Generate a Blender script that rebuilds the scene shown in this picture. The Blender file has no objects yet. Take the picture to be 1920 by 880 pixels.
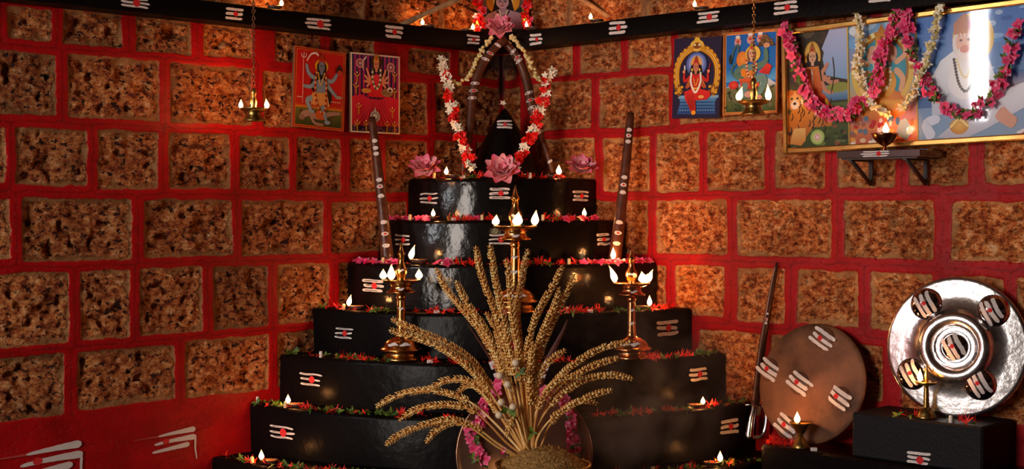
import bpy, math, random
import numpy as np
from mathutils import Vector, Matrix, Quaternion
random.seed(7)
rnd = random.Random(11)
PI = math.pi
SC = bpy.context.scene
COL = SC.collection
# ------------------------------------------------------------------ camera
F = 2675.85; PITCH = math.radians(-1.22); ROLL = math.radians(0.0038); YAW = math.radians(-0.42822); A = math.radians(44.596)
D = 5.0
cam_d = bpy.data.cameras.new('camera'); cam = bpy.data.objects.new('camera', cam_d); COL.objects.link(cam)
cam_d.sensor_fit = 'HORIZONTAL'; cam_d.sensor_width = 36.0; cam_d.lens = F * 36.0 / 1920.0
cam_d.clip_start = 0.05; cam_d.clip_end = 60
cam.location = (0, -D, 0); cam.rotation_euler = (PI / 2 + PITCH, 0, YAW)
SC.camera = cam
# ------------------------------------------------------------------ world and daylight
w = bpy.data.worlds.new('world'); SC.world = w; w.use_nodes = True
w.node_tree.nodes['Background'].inputs[0].default_value = (0.55, 0.28, 0.20, 1)
w.node_tree.nodes['Background'].inputs[1].default_value = 0.035
SC.view_settings.view_transform = 'Standard'; SC.view_settings.look = 'None'
SC.view_settings.exposure = 0.5; SC.view_settings.gamma = 1.0
try: SC.view_settings.use_curve_mapping = False
except Exception: pass


def area(name, loc, target, sx, sy, watt, col):
    l = bpy.data.lights.new(name, 'AREA'); l.shape = 'RECTANGLE'; l.size = sx; l.size_y = sy; l.energy = watt; l.color = col
    o = bpy.data.objects.new(name, l); COL.objects.link(o); o.location = loc
    o.rotation_euler = (Vector(target) - Vector(loc)).to_track_quat('-Z', 'Y').to_euler(); return o


area('daylight_from_doorway', (-2.62, -4.7, 0.42), (0.2, -0.9, -0.2), 0.95, 1.75, 78, (1.0, 0.87, 0.78))
area('daylight_from_side_window', (-2.49, -2.585, 0.74), (0.9, -1.3, 0.35), 0.085, 0.60, 6.5, (0.95, 0.97, 1.0))
FLAME_W = 1.15
# ------------------------------------------------------------------ geometry helpers
O = Vector((0, -D, 0))
uL = Vector((-math.sin(A), -math.cos(A), 0)); uR = Vector((math.cos(A), -math.sin(A), 0))
nL = Vector((math.cos(A), -math.sin(A), 0)); nR = Vector((-math.sin(A), -math.cos(A), 0))
UP = Vector((0, 0, 1))


def ray(px, py):
    x = (px - 960) / F; y = -(py - 440) / F
    c, s = math.cos(PITCH), math.sin(PITCH); v = (x, c - s * y, s + c * y)
    c, s = math.cos(YAW), math.sin(YAW); return Vector((c * v[0] - s * v[1], s * v[0] + c * v[1], v[2]))


def on_plane(px, py, n, p0):
    d = ray(px, py); return O + d * ((Vector(p0) - O).dot(n) / d.dot(n))


def wallpt(px, py, side, off=0.0):
    n = nL if side == 0 else nR
    return on_plane(px, py, n, n * off)


def wsz(px, py, side, off=0.0):
    p = wallpt(px, py, side, off); return p.dot(uL if side == 0 else uR), p.z


def at_z(px, py, z): return on_plane(px, py, UP, (0, 0, z))
def at_y(px, py, y): return on_plane(px, py, Vector((0, 1, 0)), (0, y, 0))


def on_cyl(px, py, R):
    d = ray(px, py); a = d.x ** 2 + d.y ** 2; b = O.x * d.x + O.y * d.y; c = O.x ** 2 + O.y ** 2 - R * R
    disc = b * b - a * c
    t = (-b - math.sqrt(max(disc, 0))) / a
    return O + d * t


def wp(side, s, off, z):
    return (uL if side == 0 else uR) * s + (nL if side == 0 else nR) * off + UP * z


def lin(c):
    if isinstance(c, str):
        c = c.lstrip('#'); c = [int(c[i:i + 2], 16) / 255 for i in (0, 2, 4)]
        c = [x / 12.92 if x <= 0.04045 else ((x + 0.055) / 1.055) ** 2.4 for x in c]
    return (c[0], c[1], c[2], 1.0)


def smooth_path(pts, n):
    pts = [Vector(p) for p in pts]
    if len(pts) < 3:
        return [pts[0].lerp(pts[-1], i / (n - 1)) for i in range(n)]
    P = [pts[0] * 2 - pts[1]] + pts + [pts[-1] * 2 - pts[-2]]
    dense = []
    for i in range(1, len(P) - 2):
        p0, p1, p2, p3 = P[i - 1:i + 3]
        for k in range(16):
            t = k / 16
            dense.append(0.5 * ((2 * p1) + (p2 - p0) * t + (2 * p0 - 5 * p1 + 4 * p2 - p3) * t * t + (3 * p1 - p0 - 3 * p2 + p3) * t ** 3))
    dense.append(pts[-1])
    L = [0]
    for a, b in zip(dense, dense[1:]): L.append(L[-1] + (b - a).length)
    out = []; j = 0
    for i in range(n):
        t = L[-1] * i / (n - 1)
        while j < len(L) - 2 and L[j + 1] < t: j += 1
        seg = L[j + 1] - L[j]
        out.append(dense[j].lerp(dense[j + 1], (t - L[j]) / seg if seg > 0 else 0))
    return out


def frames(path):
    T = []
    for i in range(len(path)):
        a = path[max(i - 1, 0)]; b = path[min(i + 1, len(path) - 1)]
        t = (b - a); T.append(t.normalized() if t.length > 0 else Vector((0, 0, 1)))
    up = Vector((0, 0, 1)) if abs(T[0].z) < 0.9 else Vector((0, 1, 0))
    n = T[0].cross(up).normalized(); out = []
    for t in T:
        n = (n - t * n.dot(t)).normalized(); out.append((t, n, t.cross(n)))
    return out


class MB:
    def __init__(s): s.v = []; s.f = []; s.m = []; s.c = []; s.sm = []
    def add(s, vs, fs, mat=0, col=(1, 1, 1, 1), smooth=True):
        b = len(s.v); s.v += [tuple(p) for p in vs]
        s.c += (col if isinstance(col, list) else [col] * len(vs))
        for f in fs: s.f.append(tuple(i + b for i in f)); s.m.append(mat); s.sm.append(smooth)
    def box(s, c, ax, ay, az, mat=0, bev=0.0, col=(1, 1, 1, 1)):
        c = Vector(c); ax, ay, az = Vector(ax), Vector(ay), Vector(az)
        if bev <= 0:
            vs = [c + ax * i + ay * j + az * k for i in (-1, 1) for j in (-1, 1) for k in (-1, 1)]
            fs = [(0, 1, 3, 2), (4, 6, 7, 5), (0, 4, 5, 1), (2, 3, 7, 6), (0, 2, 6, 4), (1, 5, 7, 3)]
            s.add(vs, fs, mat, col, False); return
        # bevelled: octagonal profile rings along az
        bx, by, bz = bev / ax.length, bev / ay.length, bev / az.length
        rings = []
        for k, q in ((-1, 1), (-1 + bz, 0), (1 - bz, 0), (1, 1)):
            ix, iy = (1 - bx, 1 - by) if q else (1, 1)
            pts = [(-ix + (bx if not q else 0), -iy), (ix - (bx if not q else 0), -iy), (ix, -iy + (by if not q else 0)), (ix, iy - (by if not q else 0)),
                   (ix - (bx if not q else 0), iy), (-ix + (bx if not q else 0), iy), (-ix, iy - (by if not q else 0)), (-ix, -iy + (by if not q else 0))]
            rings.append([c + ax * a + ay * b + az * k for a, b in pts])
        vs = [p for r in rings for p in r]; fs = []
        for i in range(3):
            for j in range(8): fs.append((i * 8 + j, i * 8 + (j + 1) % 8, i * 8 + 8 + (j + 1) % 8, i * 8 + 8 + j))
        fs.append(tuple(range(7, -1, -1))); fs.append(tuple(range(24, 32)))
        s.add(vs, fs, mat, col, False)
    def lathe(s, prof, c=(0, 0, 0), ax=(0, 0, 1), seg=28, mat=0, col=(1, 1, 1, 1), a0=0, a1=2 * PI, x0=None):
        ax = Vector(ax).normalized(); u = Vector(x0).normalized() if x0 else (ax.orthogonal().normalized()); v = ax.cross(u); c = Vector(c)
        full = abs(a1 - a0 - 2 * PI) < 1e-6; n = seg if full else seg + 1
        vs = []
        for r, z in prof:
            for i in range(n):
                a = a0 + (a1 - a0) * i / seg; vs.append(c + ax * z + (u * math.cos(a) + v * math.sin(a)) * r)
        fs = []
        for j in range(len(prof) - 1):
            for i in range(seg):
                k = (i + 1) % n; fs.append((j * n + i, j * n + k, (j + 1) * n + k, (j + 1) * n + i))
        s.add(vs, fs, mat, col)
    def tube(s, path, rad, seg=10, mat=0, col=(1, 1, 1, 1), cap=True, flat=1.0):
        path = [Vector(p) for p in path]; fr = frames(path); n = len(path); vs = []
        for i, (p, (t, a, b)) in enumerate(zip(path, fr)):
            r = rad(i / (n - 1)) if callable(rad) else rad
            for k in range(seg):
                q = 2 * PI * k / seg; vs.append(p + a * math.cos(q) * r + b * math.sin(q) * r * flat)
        fs = [(i * seg + k, i * seg + (k + 1) % seg, (i + 1) * seg + (k + 1) % seg, (i + 1) * seg + k) for i in range(n - 1) for k in range(seg)]
        if cap: fs.append(tuple(range(seg - 1, -1, -1))); fs.append(tuple(range((n - 1) * seg, n * seg)))
        s.add(vs, fs, mat, col)
    def ball(s, c, r, seg=10, rings=7, mat=0, sc=(1, 1, 1), col=(1, 1, 1, 1)):
        c = Vector(c); vs = []
        for i in range(rings + 1):
            th = PI * i / rings
            for k in range(seg):
                q = 2 * PI * k / seg; vs.append(c + Vector((r * sc[0] * math.sin(th) * math.cos(q), r * sc[1] * math.sin(th) * math.sin(q), r * sc[2] * math.cos(th))))
        fs = [(i * seg + k, (i + 1) * seg + k, (i + 1) * seg + (k + 1) % seg, i * seg + (k + 1) % seg) for i in range(rings) for k in range(seg)]
        s.add(vs, fs, mat, col)
    def petal(s, base, d, up, L, W, curl=0.3, cup=0.2, n=5, mat=0, c0=(1, 1, 1, 1), c1=None, pw=0.55):
        d = Vector(d).normalized(); up = Vector(up); up = (up - d * up.dot(d)).normalized(); sd = d.cross(up); c1 = c1 or c0
        vs = []; cs = []
        for i in range(n + 1):
            t = i / n; wd = W * 0.5 * (math.sin(PI * min(t ** pw, 0.985)) ** 0.8 + 0.08)
            p = Vector(base) + d * (L * t) + up * (L * curl * t * t)
            for k in (-1, 0, 1):
                vs.append(p + sd * wd * k + up * (cup * wd * abs(k)))
                cs.append(tuple(c0[q] * (1 - t) + c1[q] * t for q in range(3)) + (1,))
        fs = [(i * 3 + k, i * 3 + k + 1, i * 3 + 4 + k, i * 3 + 3 + k) for i in range(n) for k in (0, 1)]
        s.add(vs, fs, mat, cs)
    def build(s, name, mats, parent=None, loc=None):
        me = bpy.data.meshes.new(name); off = Vector(loc) if loc is not None else Vector((0, 0, 0))
        vs = [tuple(Vector(v) - off) for v in s.v] if loc is not None else s.v
        me.from_pydata(vs, [], s.f); me.update()
        mats = mats if isinstance(mats, (list, tuple)) else [mats]
        for m in mats: me.materials.append(m)
        me.polygons.foreach_set('material_index', s.m); me.polygons.foreach_set('use_smooth', s.sm)
        ca = me.color_attributes.new('Col', 'FLOAT_COLOR', 'POINT')
        ca.data.foreach_set('color', [x for c in s.c for x in c])
        o = bpy.data.objects.new(name, me); COL.objects.link(o)
        if parent is not None: o.parent = parent
        elif loc is not None: o.location = off
        return o


def tag(o, label=None, cat=None, group=None, kind=None):
    if label: o['label'] = label
    if cat: o['category'] = cat
    if group: o['group'] = group
    if kind: o['kind'] = kind
    return o


def thing(name, label, cat, loc=(0, 0, 0), rot=None, group=None):
    o = bpy.data.objects.new(name, None); COL.objects.link(o); o.location = loc; o.empty_display_size = 0.05
    if rot is not None:
        if isinstance(rot, Quaternion): o.rotation_mode = 'QUATERNION'; o.rotation_quaternion = rot
        else: o.rotation_euler = rot
    return tag(o, label, cat, group)


def copy_obj(o, parent=None):
    c = o.copy(); COL.objects.link(c)
    if parent is not None: c.parent = parent
    return c


def copy_tree(o, parent=None):
    c = copy_obj(o, parent)
    for ch in list(o.children): copy_tree(ch, c)
    return c


def rot_to(d, spin=0.0):
    return Vector((0, 0, 1)).rotation_difference(Vector(d).normalized()) @ Quaternion((0, 0, 1), spin)


# ------------------------------------------------------------------ materials
def new_mat(name):
    m = bpy.data.materials.new(name); m.use_nodes = True; nt = m.node_tree; return m, nt, nt.nodes['Principled BSDF']


def N(nt, t, **kw):
    n = nt.nodes.new(t)
    for k, v in kw.items():
        if k.startswith('i_'): n.inputs[int(k[2:]) if k[2:].isdigit() else k[2:].replace('_', ' ')].default_value = v
        else: setattr(n, k, v)
    return n


def simple(name, col, rough=0.5, metal=0.0, coat=0.0, bump=0.0, bscale=60, var=0.0, vscale=20, sss=0, spec=0.5, vcol=False, trans=0, coat_rough=0.08, bdet=4):
    m, nt, b = new_mat(name); L = nt.links.new
    b.inputs['Base Color'].default_value = lin(col); b.inputs['Roughness'].default_value = rough; b.inputs['Metallic'].default_value = metal
    b.inputs['Coat Weight'].default_value = coat; b.inputs['Coat Roughness'].default_value = coat_rough
    b.inputs['Specular IOR Level'].default_value = spec
    if sss: b.inputs['Subsurface Weight'].default_value = sss; b.inputs['Subsurface Scale'].default_value = 0.01
    tc = N(nt, 'ShaderNodeTexCoord')
    src = None
    if vcol:
        at = N(nt, 'ShaderNodeVertexColor', layer_name='Col'); src = at.outputs[0]; L(src, b.inputs['Base Color'])
    if var:
        no = N(nt, 'ShaderNodeTexNoise'); no.inputs['Scale'].default_value = vscale; no.inputs['Detail'].default_value = 6; L(tc.outputs['Object'], no.inputs['Vector'])
        mx = N(nt, 'ShaderNodeMix', data_type='RGBA', blend_type='MULTIPLY'); mx.inputs[0].default_value = 1.0
        rp = N(nt, 'ShaderNodeValToRGB'); L(no.outputs['Fac'], rp.inputs[0])
        rp.color_ramp.elements[0].position = 0.35; rp.color_ramp.elements[1].position = 0.65
        v = 1 - var; rp.color_ramp.elements[0].color = (v, v, v, 1); rp.color_ramp.elements[1].color = (1, 1, 1, 1)
        if src: L(src, mx.inputs[6])
        else: mx.inputs[6].default_value = lin(col)
        L(rp.outputs[0], mx.inputs[7]); L(mx.outputs[2], b.inputs['Base Color'])
    if bump:
        n2 = N(nt, 'ShaderNodeTexNoise'); n2.inputs['Scale'].default_value = bscale; n2.inputs['Detail'].default_value = bdet; L(tc.outputs['Object'], n2.inputs['Vector'])
        bp = N(nt, 'ShaderNodeBump'); bp.inputs['Strength'].default_value = bump; bp.inputs['Distance'].default_value = 0.01; L(n2.outputs['Fac'], bp.inputs['Height']); L(bp.outputs[0], b.inputs['Normal'])
        if coat: L(bp.outputs[0], b.inputs['Coat Normal'])
    return m


M = {}
M['black'] = simple('oiled_black_paint', (0.0025, 0.0015, 0.0015), 0.5, bump=0.16, bscale=30, coat=0.5, coat_rough=0.12, spec=0.05, bdet=6)
M['dull_black'] = simple('weathered_black_paint', (0.0035, 0.0022, 0.0022), 0.6, bump=0.2, bscale=30, coat=0.10, coat_rough=0.25, spec=0.05, bdet=6, var=.5, vscale=5)
M['ledge'] = simple('black_ledge_paint', (0.003, 0.002, 0.002), 0.5, bump=0.15, bscale=60, spec=0.10)
M['ash'] = simple('white_ash_paste', (0.72, 0.66, 0.62), 0.85, bump=0.25, bscale=300, var=0.25, vscale=220)
M['kumkum'] = simple('red_powder', (0.72, 0.02, 0.02), 0.8)
M['marks'] = simple('ash_and_red_powder', (1, 1, 1), 0.8, vcol=True, var=0.12, vscale=250)
M['brass'] = simple('brass', (0.72, 0.38, 0.12), 0.22, metal=1.0, bump=0.05, bscale=120, var=0.35, vscale=30)
M['old_brass'] = simple('aged_brass', (0.50, 0.33, 0.10), 0.32, metal=1.0, bump=0.08, bscale=90, var=0.45, vscale=40)
M['copper'] = simple('coppery_brass', (0.78, 0.33, 0.13), 0.2, metal=1.0, bump=0.05, bscale=100, var=0.35, vscale=30)
M['silver'] = simple('polished_steel', (0.88, 0.87, 0.88), 0.20, metal=1.0, bump=0.12, bscale=50, bdet=6)
M['steel'] = simple('steel', (0.72, 0.74, 0.78), 0.18, metal=1.0)
M['dark_metal'] = simple('dark_blade_metal', (0.16, 0.07, 0.045), 0.35, metal=0.7, var=0.4, vscale=30)
M['clay'] = simple('oily_clay', (0.07, 0.03, 0.018), 0.5, bump=0.2, bscale=90)
M['oil'] = simple('lamp_oil', (0.35, 0.16, 0.03), 0.06)
M['wick'] = simple('cotton_wick', (0.12, 0.07, 0.04), 0.9)
M['club'] = simple('oiled_club_wood', (0.11, 0.032, 0.015), 0.42, bump=0.12, bscale=70, var=0.5, vscale=35, coat=0.15, spec=.3)
M['horn'] = simple('reddish_horn', (0.09, 0.012, 0.008), 0.6, var=0.4, vscale=30)
M['pole'] = simple('pale_split_wood', (0.36, 0.20, 0.09), 0.7, bump=0.2, bscale=120, var=0.45, vscale=60)
M['hide'] = simple('brown_shield_lacquer', (0.25, 0.105, 0.05), 0.55, bump=0.12, bscale=26, var=0.7, vscale=9, spec=.2)
M['grain'] = simple('dry_golden_grain', (1, 1, 1), 0.6, vcol=True, var=0.2, vscale=90)
M['straw'] = simple('paddy_husks', (0.42, 0.23, 0.06), 0.8, bump=0.6, bscale=200, var=0.6, vscale=150)
M['bud'] = simple('cream_buds', (0.66, 0.52, 0.36), 0.45)
M['petal'] = simple('petals', (1, 1, 1), 0.55, vcol=True, sss=0.0)
M['leaf'] = simple('green_leaf', (0.06, 0.12, 0.02), 0.5, var=0.4, vscale=200)
M['camphor'] = simple('pale_wax', (0.72, 0.56, 0.30), 0.6)
M['camphor_white'] = simple('white_camphor', (0.78, 0.72, 0.66), 0.6)
M['gilt'] = simple('gilt_frame', (0.80, 0.45, 0.12), 0.25, metal=0.9, var=0.3, vscale=25)
M['print'] = simple('printed_paper', (1, 1, 1), 0.45, vcol=True, spec=0.4)
M['board'] = simple('backing_board', (0.10, 0.06, 0.04), 0.8)
M['bracket'] = simple('black_bracket', (0.03, 0.02, 0.02), 0.4)
M['shelfglass'] = simple('dark_polished_shelf', (0.05, 0.035, 0.035), 0.12, coat=1.0, spec=0.8)
M['red_cloth'] = simple('red_enamel', (0.5, 0.012, 0.01), 0.5)
M['tray'] = simple('polished_bronze_disc', (0.42, 0.23, 0.15), 0.24, metal=.85, bump=0.05, bscale=20, var=0.45, vscale=9)
M['thread'] = simple('garland_thread', (0.35, 0.30, 0.15), 0.8)


def flame_mat():
    m, nt, b = new_mat('flame'); L = nt.links.new; nt.nodes.remove(b)
    e = N(nt, 'ShaderNodeEmission'); tc = N(nt, 'ShaderNodeTexCoord'); sp = N(nt, 'ShaderNodeSeparateXYZ'); rp = N(nt, 'ShaderNodeValToRGB')
    L(tc.outputs['Generated'], sp.inputs[0]); L(sp.outputs[2], rp.inputs[0])
    cr = rp.color_ramp; cr.elements[0].position = 0.0; cr.elements[0].color = (0.9, 0.30, 0.06, 1)
    cr.elements[1].position = 1.0; cr.elements[1].color = (0.75, 0.22, 0.03, 1)
    for p, c in ((0.12, (1, 0.62, 0.28, 1)), (0.45, (1, 0.78, 0.42, 1)), (0.8, (1, 0.50, 0.15, 1))):
        q = cr.elements.new(p); q.color = c
    e.inputs['Strength'].default_value = 9.0
    L(rp.outputs[0], e.inputs[0]); L(e.outputs[0], nt.nodes['Material Output'].inputs[0])
    try: m.cycles.emission_sampling = 'NONE'
    except Exception: pass
    return m


M['flame'] = flame_mat()


def glass_mat():
    m, nt, b = new_mat('picture_glass'); L = nt.links.new; nt.nodes.remove(b)
    g = N(nt, 'ShaderNodeBsdfGlossy'); g.inputs['Roughness'].default_value = 0.04; t = N(nt, 'ShaderNodeBsdfTransparent'); f = N(nt, 'ShaderNodeFresnel'); f.inputs[0].default_value = 1.5
    mx = N(nt, 'ShaderNodeMixShader'); L(f.outputs[0], mx.inputs[0]); L(t.outputs[0], mx.inputs[1]); L(g.outputs[0], mx.inputs[2]); L(mx.outputs[0], nt.nodes['Material Output'].inputs[0])
    return m


M['glass'] = glass_mat()


def wall_mat():
    m, nt, b = new_mat('laterite_blocks_with_red_pointing'); L = nt.links.new
    tc = N(nt, 'ShaderNodeTexCoord'); mp = N(nt, 'ShaderNodeMapping'); mp.inputs['Scale'].default_value = (1, 1, 1.45); L(tc.outputs['Object'], mp.inputs[0])
    def noise(sc, det=6, rough=0.6, dist=0.0, v=mp):
        n = N(nt, 'ShaderNodeTexNoise'); n.inputs['Scale'].default_value = sc; n.inputs['Detail'].default_value = det; n.inputs['Roughness'].default_value = rough; n.inputs['Distortion'].default_value = dist
        L(v.outputs[0], n.inputs['Vector']); return n.outputs['Fac']
    def attr(n): a = N(nt, 'ShaderNodeAttribute', attribute_name=n); return a.outputs['Fac']
    def math_(op, a, b2=None, c=None):
        n = N(nt, 'ShaderNodeMath', operation=op)
        for i, x in enumerate((a, b2, c)):
            if x is None: continue
            if isinstance(x, (int, float)): n.inputs[i].default_value = x
            else: L(x, n.inputs[i])
        return n.outputs[0]
    def ss(x, a, b2):
        n = N(nt, 'ShaderNodeMapRange', interpolation_type='SMOOTHSTEP'); L(x, n.inputs[0]); n.inputs[1].default_value = a; n.inputs[2].default_value = b2; return n.outputs[0]
    def ramp(x, els):
        n = N(nt, 'ShaderNodeValToRGB'); L(x, n.inputs[0]); cr = n.color_ramp
        cr.elements[0].position, cr.elements[0].color = els[0][0], lin(els[0][1]); cr.elements[1].position, cr.elements[1].color = els[-1][0], lin(els[-1][1])
        for p, c in els[1:-1]: q = cr.elements.new(p); q.color = lin(c)
        return n.outputs[0]
    def mix(f, a, b2, bt='MIX'):
        n = N(nt, 'ShaderNodeMix', data_type='RGBA', blend_type=bt)
        for i, x in ((0, f), (6, a), (7, b2)):
            if isinstance(x, (int, float)): n.inputs[i].default_value = x
            elif isinstance(x, tuple): n.inputs[i].default_value = lin(x)
            else: L(x, n.inputs[i])
        return n.outputs[2]
    sidef = attr('side')
    d = attr('blk'); paint = attr('paint'); corner_dark = attr('corner_dark'); tint = attr('tint')
    dn = math_('ADD', d, math_('MULTIPLY', math_('SUBTRACT', noise(55, 4), 0.5), 0.010))
    mask = ss(dn, -0.0015, 0.0025)
    interior = ss(math_('ADD', d, math_('MULTIPLY', math_('SUBTRACT', noise(17, 5), 0.5), 0.085)), 0.005, 0.016)
    base = ramp(noise(40, 12, 0.8, 0.1), [(0.36, (0.075, 0.010, 0.006)), (0.43, (0.25, 0.045, 0.014)), (0.49, (0.50, 0.155, 0.038)), (0.55, (0.66, 0.29, 0.095)), (0.63, (0.88, 0.58, 0.34))])
    tan = ramp(noise(40, 6, 0.7), [(0.3, (0.19, 0.085, 0.028)), (0.6, (0.33, 0.165, 0.065)), (0.8, (0.46, 0.26, 0.12))])
    col = mix(interior, tan, base)
    pn = noise(58, 4, 0.6, 0.1); pit = ss(pn, 0.435, 0.385)
    pn2 = noise(22, 5, 0.65, 0.15); pit2 = ss(pn2, 0.385, 0.345)
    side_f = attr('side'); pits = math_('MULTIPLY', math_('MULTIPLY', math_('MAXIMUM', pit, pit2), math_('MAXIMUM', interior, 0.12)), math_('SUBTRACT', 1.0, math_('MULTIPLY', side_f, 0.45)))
    col = mix(pits, col, (0.030, 0.006, 0.005))
    col = mix(1.0, col, ramp(noise(6.5, 4, 0.6), [(0.35, (0.74, 0.66, 0.62)), (0.6, (1.1, 1.1, 1.1))]), 'MULTIPLY')
    col = mix(1.0, col, ramp(tint, [(0, (0.72, 0.70, 0.70)), (1, (1.15, 1.1, 1.05))]), 'MULTIPLY')
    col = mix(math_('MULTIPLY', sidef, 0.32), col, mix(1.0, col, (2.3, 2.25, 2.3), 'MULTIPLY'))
    red = ramp(noise(9, 6, 0.6), [(0.3, (0.27, 0.0015, 0.003)), (0.55, (0.37, 0.002, 0.005)), (0.75, (0.44, 0.003, 0.006))])
    up = ramp(noise(12, 8, 0.7), [(0.3, (0.12, 0.045, 0.02)), (0.5, (0.26, 0.11, 0.045)), (0.7, (0.38, 0.19, 0.09))])
    mort = mix(paint, up, red)
    col = mix(mask, mort, col)
    groove = ss(math_('ABSOLUTE', attr('groove')), 0.0075, 0.0025)
    col = mix(math_('MULTIPLY', groove, 0.55), col, (0.10, 0.004, 0.006))
    col = mix(math_('MULTIPLY', corner_dark, 0.93), col, (0.012, 0.007, 0.006))
    L(col, b.inputs['Base Color'])
    rg = N(nt, 'ShaderNodeMix', data_type='FLOAT'); L(mask, rg.inputs[0]); rg.inputs[2].default_value = 0.5; rg.inputs[3].default_value = 0.72; L(rg.outputs[0], b.inputs['Roughness'])
    b.inputs['Specular IOR Level'].default_value = 0.22
    hgt = math_('SUBTRACT', math_('MULTIPLY', noise(70, 7, 0.75), math_('MULTIPLY', math_('ADD', math_('MULTIPLY', interior, 0.9), 0.12), mask)), math_('MULTIPLY', pits, 0.7))
    hgt = math_('SUBTRACT', math_('ADD', hgt, math_('MULTIPLY', noise(30, 3), 0.06)), math_('MULTIPLY', mask, 0.15))
    bp = N(nt, 'ShaderNodeBump'); bp.inputs['Strength'].default_value = 0.95; bp.inputs['Distance'].default_value = 0.014; L(hgt, bp.inputs['Height']); L(bp.outputs[0], b.inputs['Normal'])
    return m


M['wall'] = wall_mat()
#@@SETTING
# ------------------------------------------------------------------ the setting: two laterite walls meeting in a corner
FLOOR = -0.83
Q = [0, 0]
BL = [
 ('A', 14, 8, 97, 20, 97, 77, 14, 72), ('A', 118, 20, 231, 24, 230, 91, 118, 82), ('A', 256, 33, 360, 38, 358, 102, 254, 97), ('A', 382, 43, 475, 50, 472, 108, 382, 106),
 ('A', 519, 52, 601, 62, 601, 120, 517, 116), ('A', 620, 66, 702, 74, 702, 130, 620, 124), ('A', 767, 90, 845, 98, 845, 140, 767, 138), ('A', 860, 96, 936, 104, 936, 148, 860, 145),
 ('B', -50, 92, 106, 98, 106, 218, -50, 212), ('B', 129, 102, 302, 114, 300, 228, 129, 220), ('B', 320, 118, 475, 127, 475, 235, 322, 232), ('B', 495, 132, 640, 144, 640, 245, 495, 238),
 ('B', 657, 147, 802, 157, 802, 252, 657, 250), ('B', 818, 157, 937, 162, 937, 252, 818, 251),
 ('C', -90, 236, 12, 239, 12, 344, -90, 340), ('C', 30, 240, 165, 243, 165, 352, 31, 346), ('C', 184, 243, 298, 247, 296, 355, 185, 354), ('C', 317, 247, 433, 252, 431, 356, 318, 354), ('C', 450, 255, 544, 257, 542, 357, 450, 355),
 ('C', 557, 258, 640, 260, 639, 360, 557, 357), ('C', 657, 260, 706, 262, 706, 360, 657, 360), ('C', 725, 264, 801, 265, 801, 360, 725, 362), ('C', 816, 264, 880, 266, 880, 361, 816, 360), ('C', 893, 266, 937, 268, 937, 362, 893, 361),
 ('D', -110, 373, 20, 372, 20, 490, -110, 492), ('D', 42, 373, 249, 371, 247, 488, 43, 490), ('D', 270, 372, 437, 376, 436, 481, 271, 483), ('D', 454, 375, 607, 377, 606, 476, 454, 480), ('D', 622, 378, 762, 378, 762, 472, 622, 474), ('D', 780, 378, 937, 378, 937, 470, 780, 471),
 ('E', -80, 515, 130, 511, 131, 642, -80, 660), ('E', 150, 507, 244, 505, 245, 632, 152, 640), ('E', 261, 503, 380, 501, 381, 622, 264, 631), ('E', 399, 500, 504, 499, 503, 615, 402, 617), ('E', 522, 496, 618, 493, 617, 600, 521, 610), ('E', 636, 492, 740, 490, 740, 590, 636, 598),
 ('F', -60, 675, 121, 662, 122, 778, -60, 800), ('F', 147, 661, 327, 646, 330, 748, 148, 772), ('F', 346, 640, 504, 627, 505, 732, 350, 746), ('F', 521, 625, 640, 614, 640, 715, 521, 728)]
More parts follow.
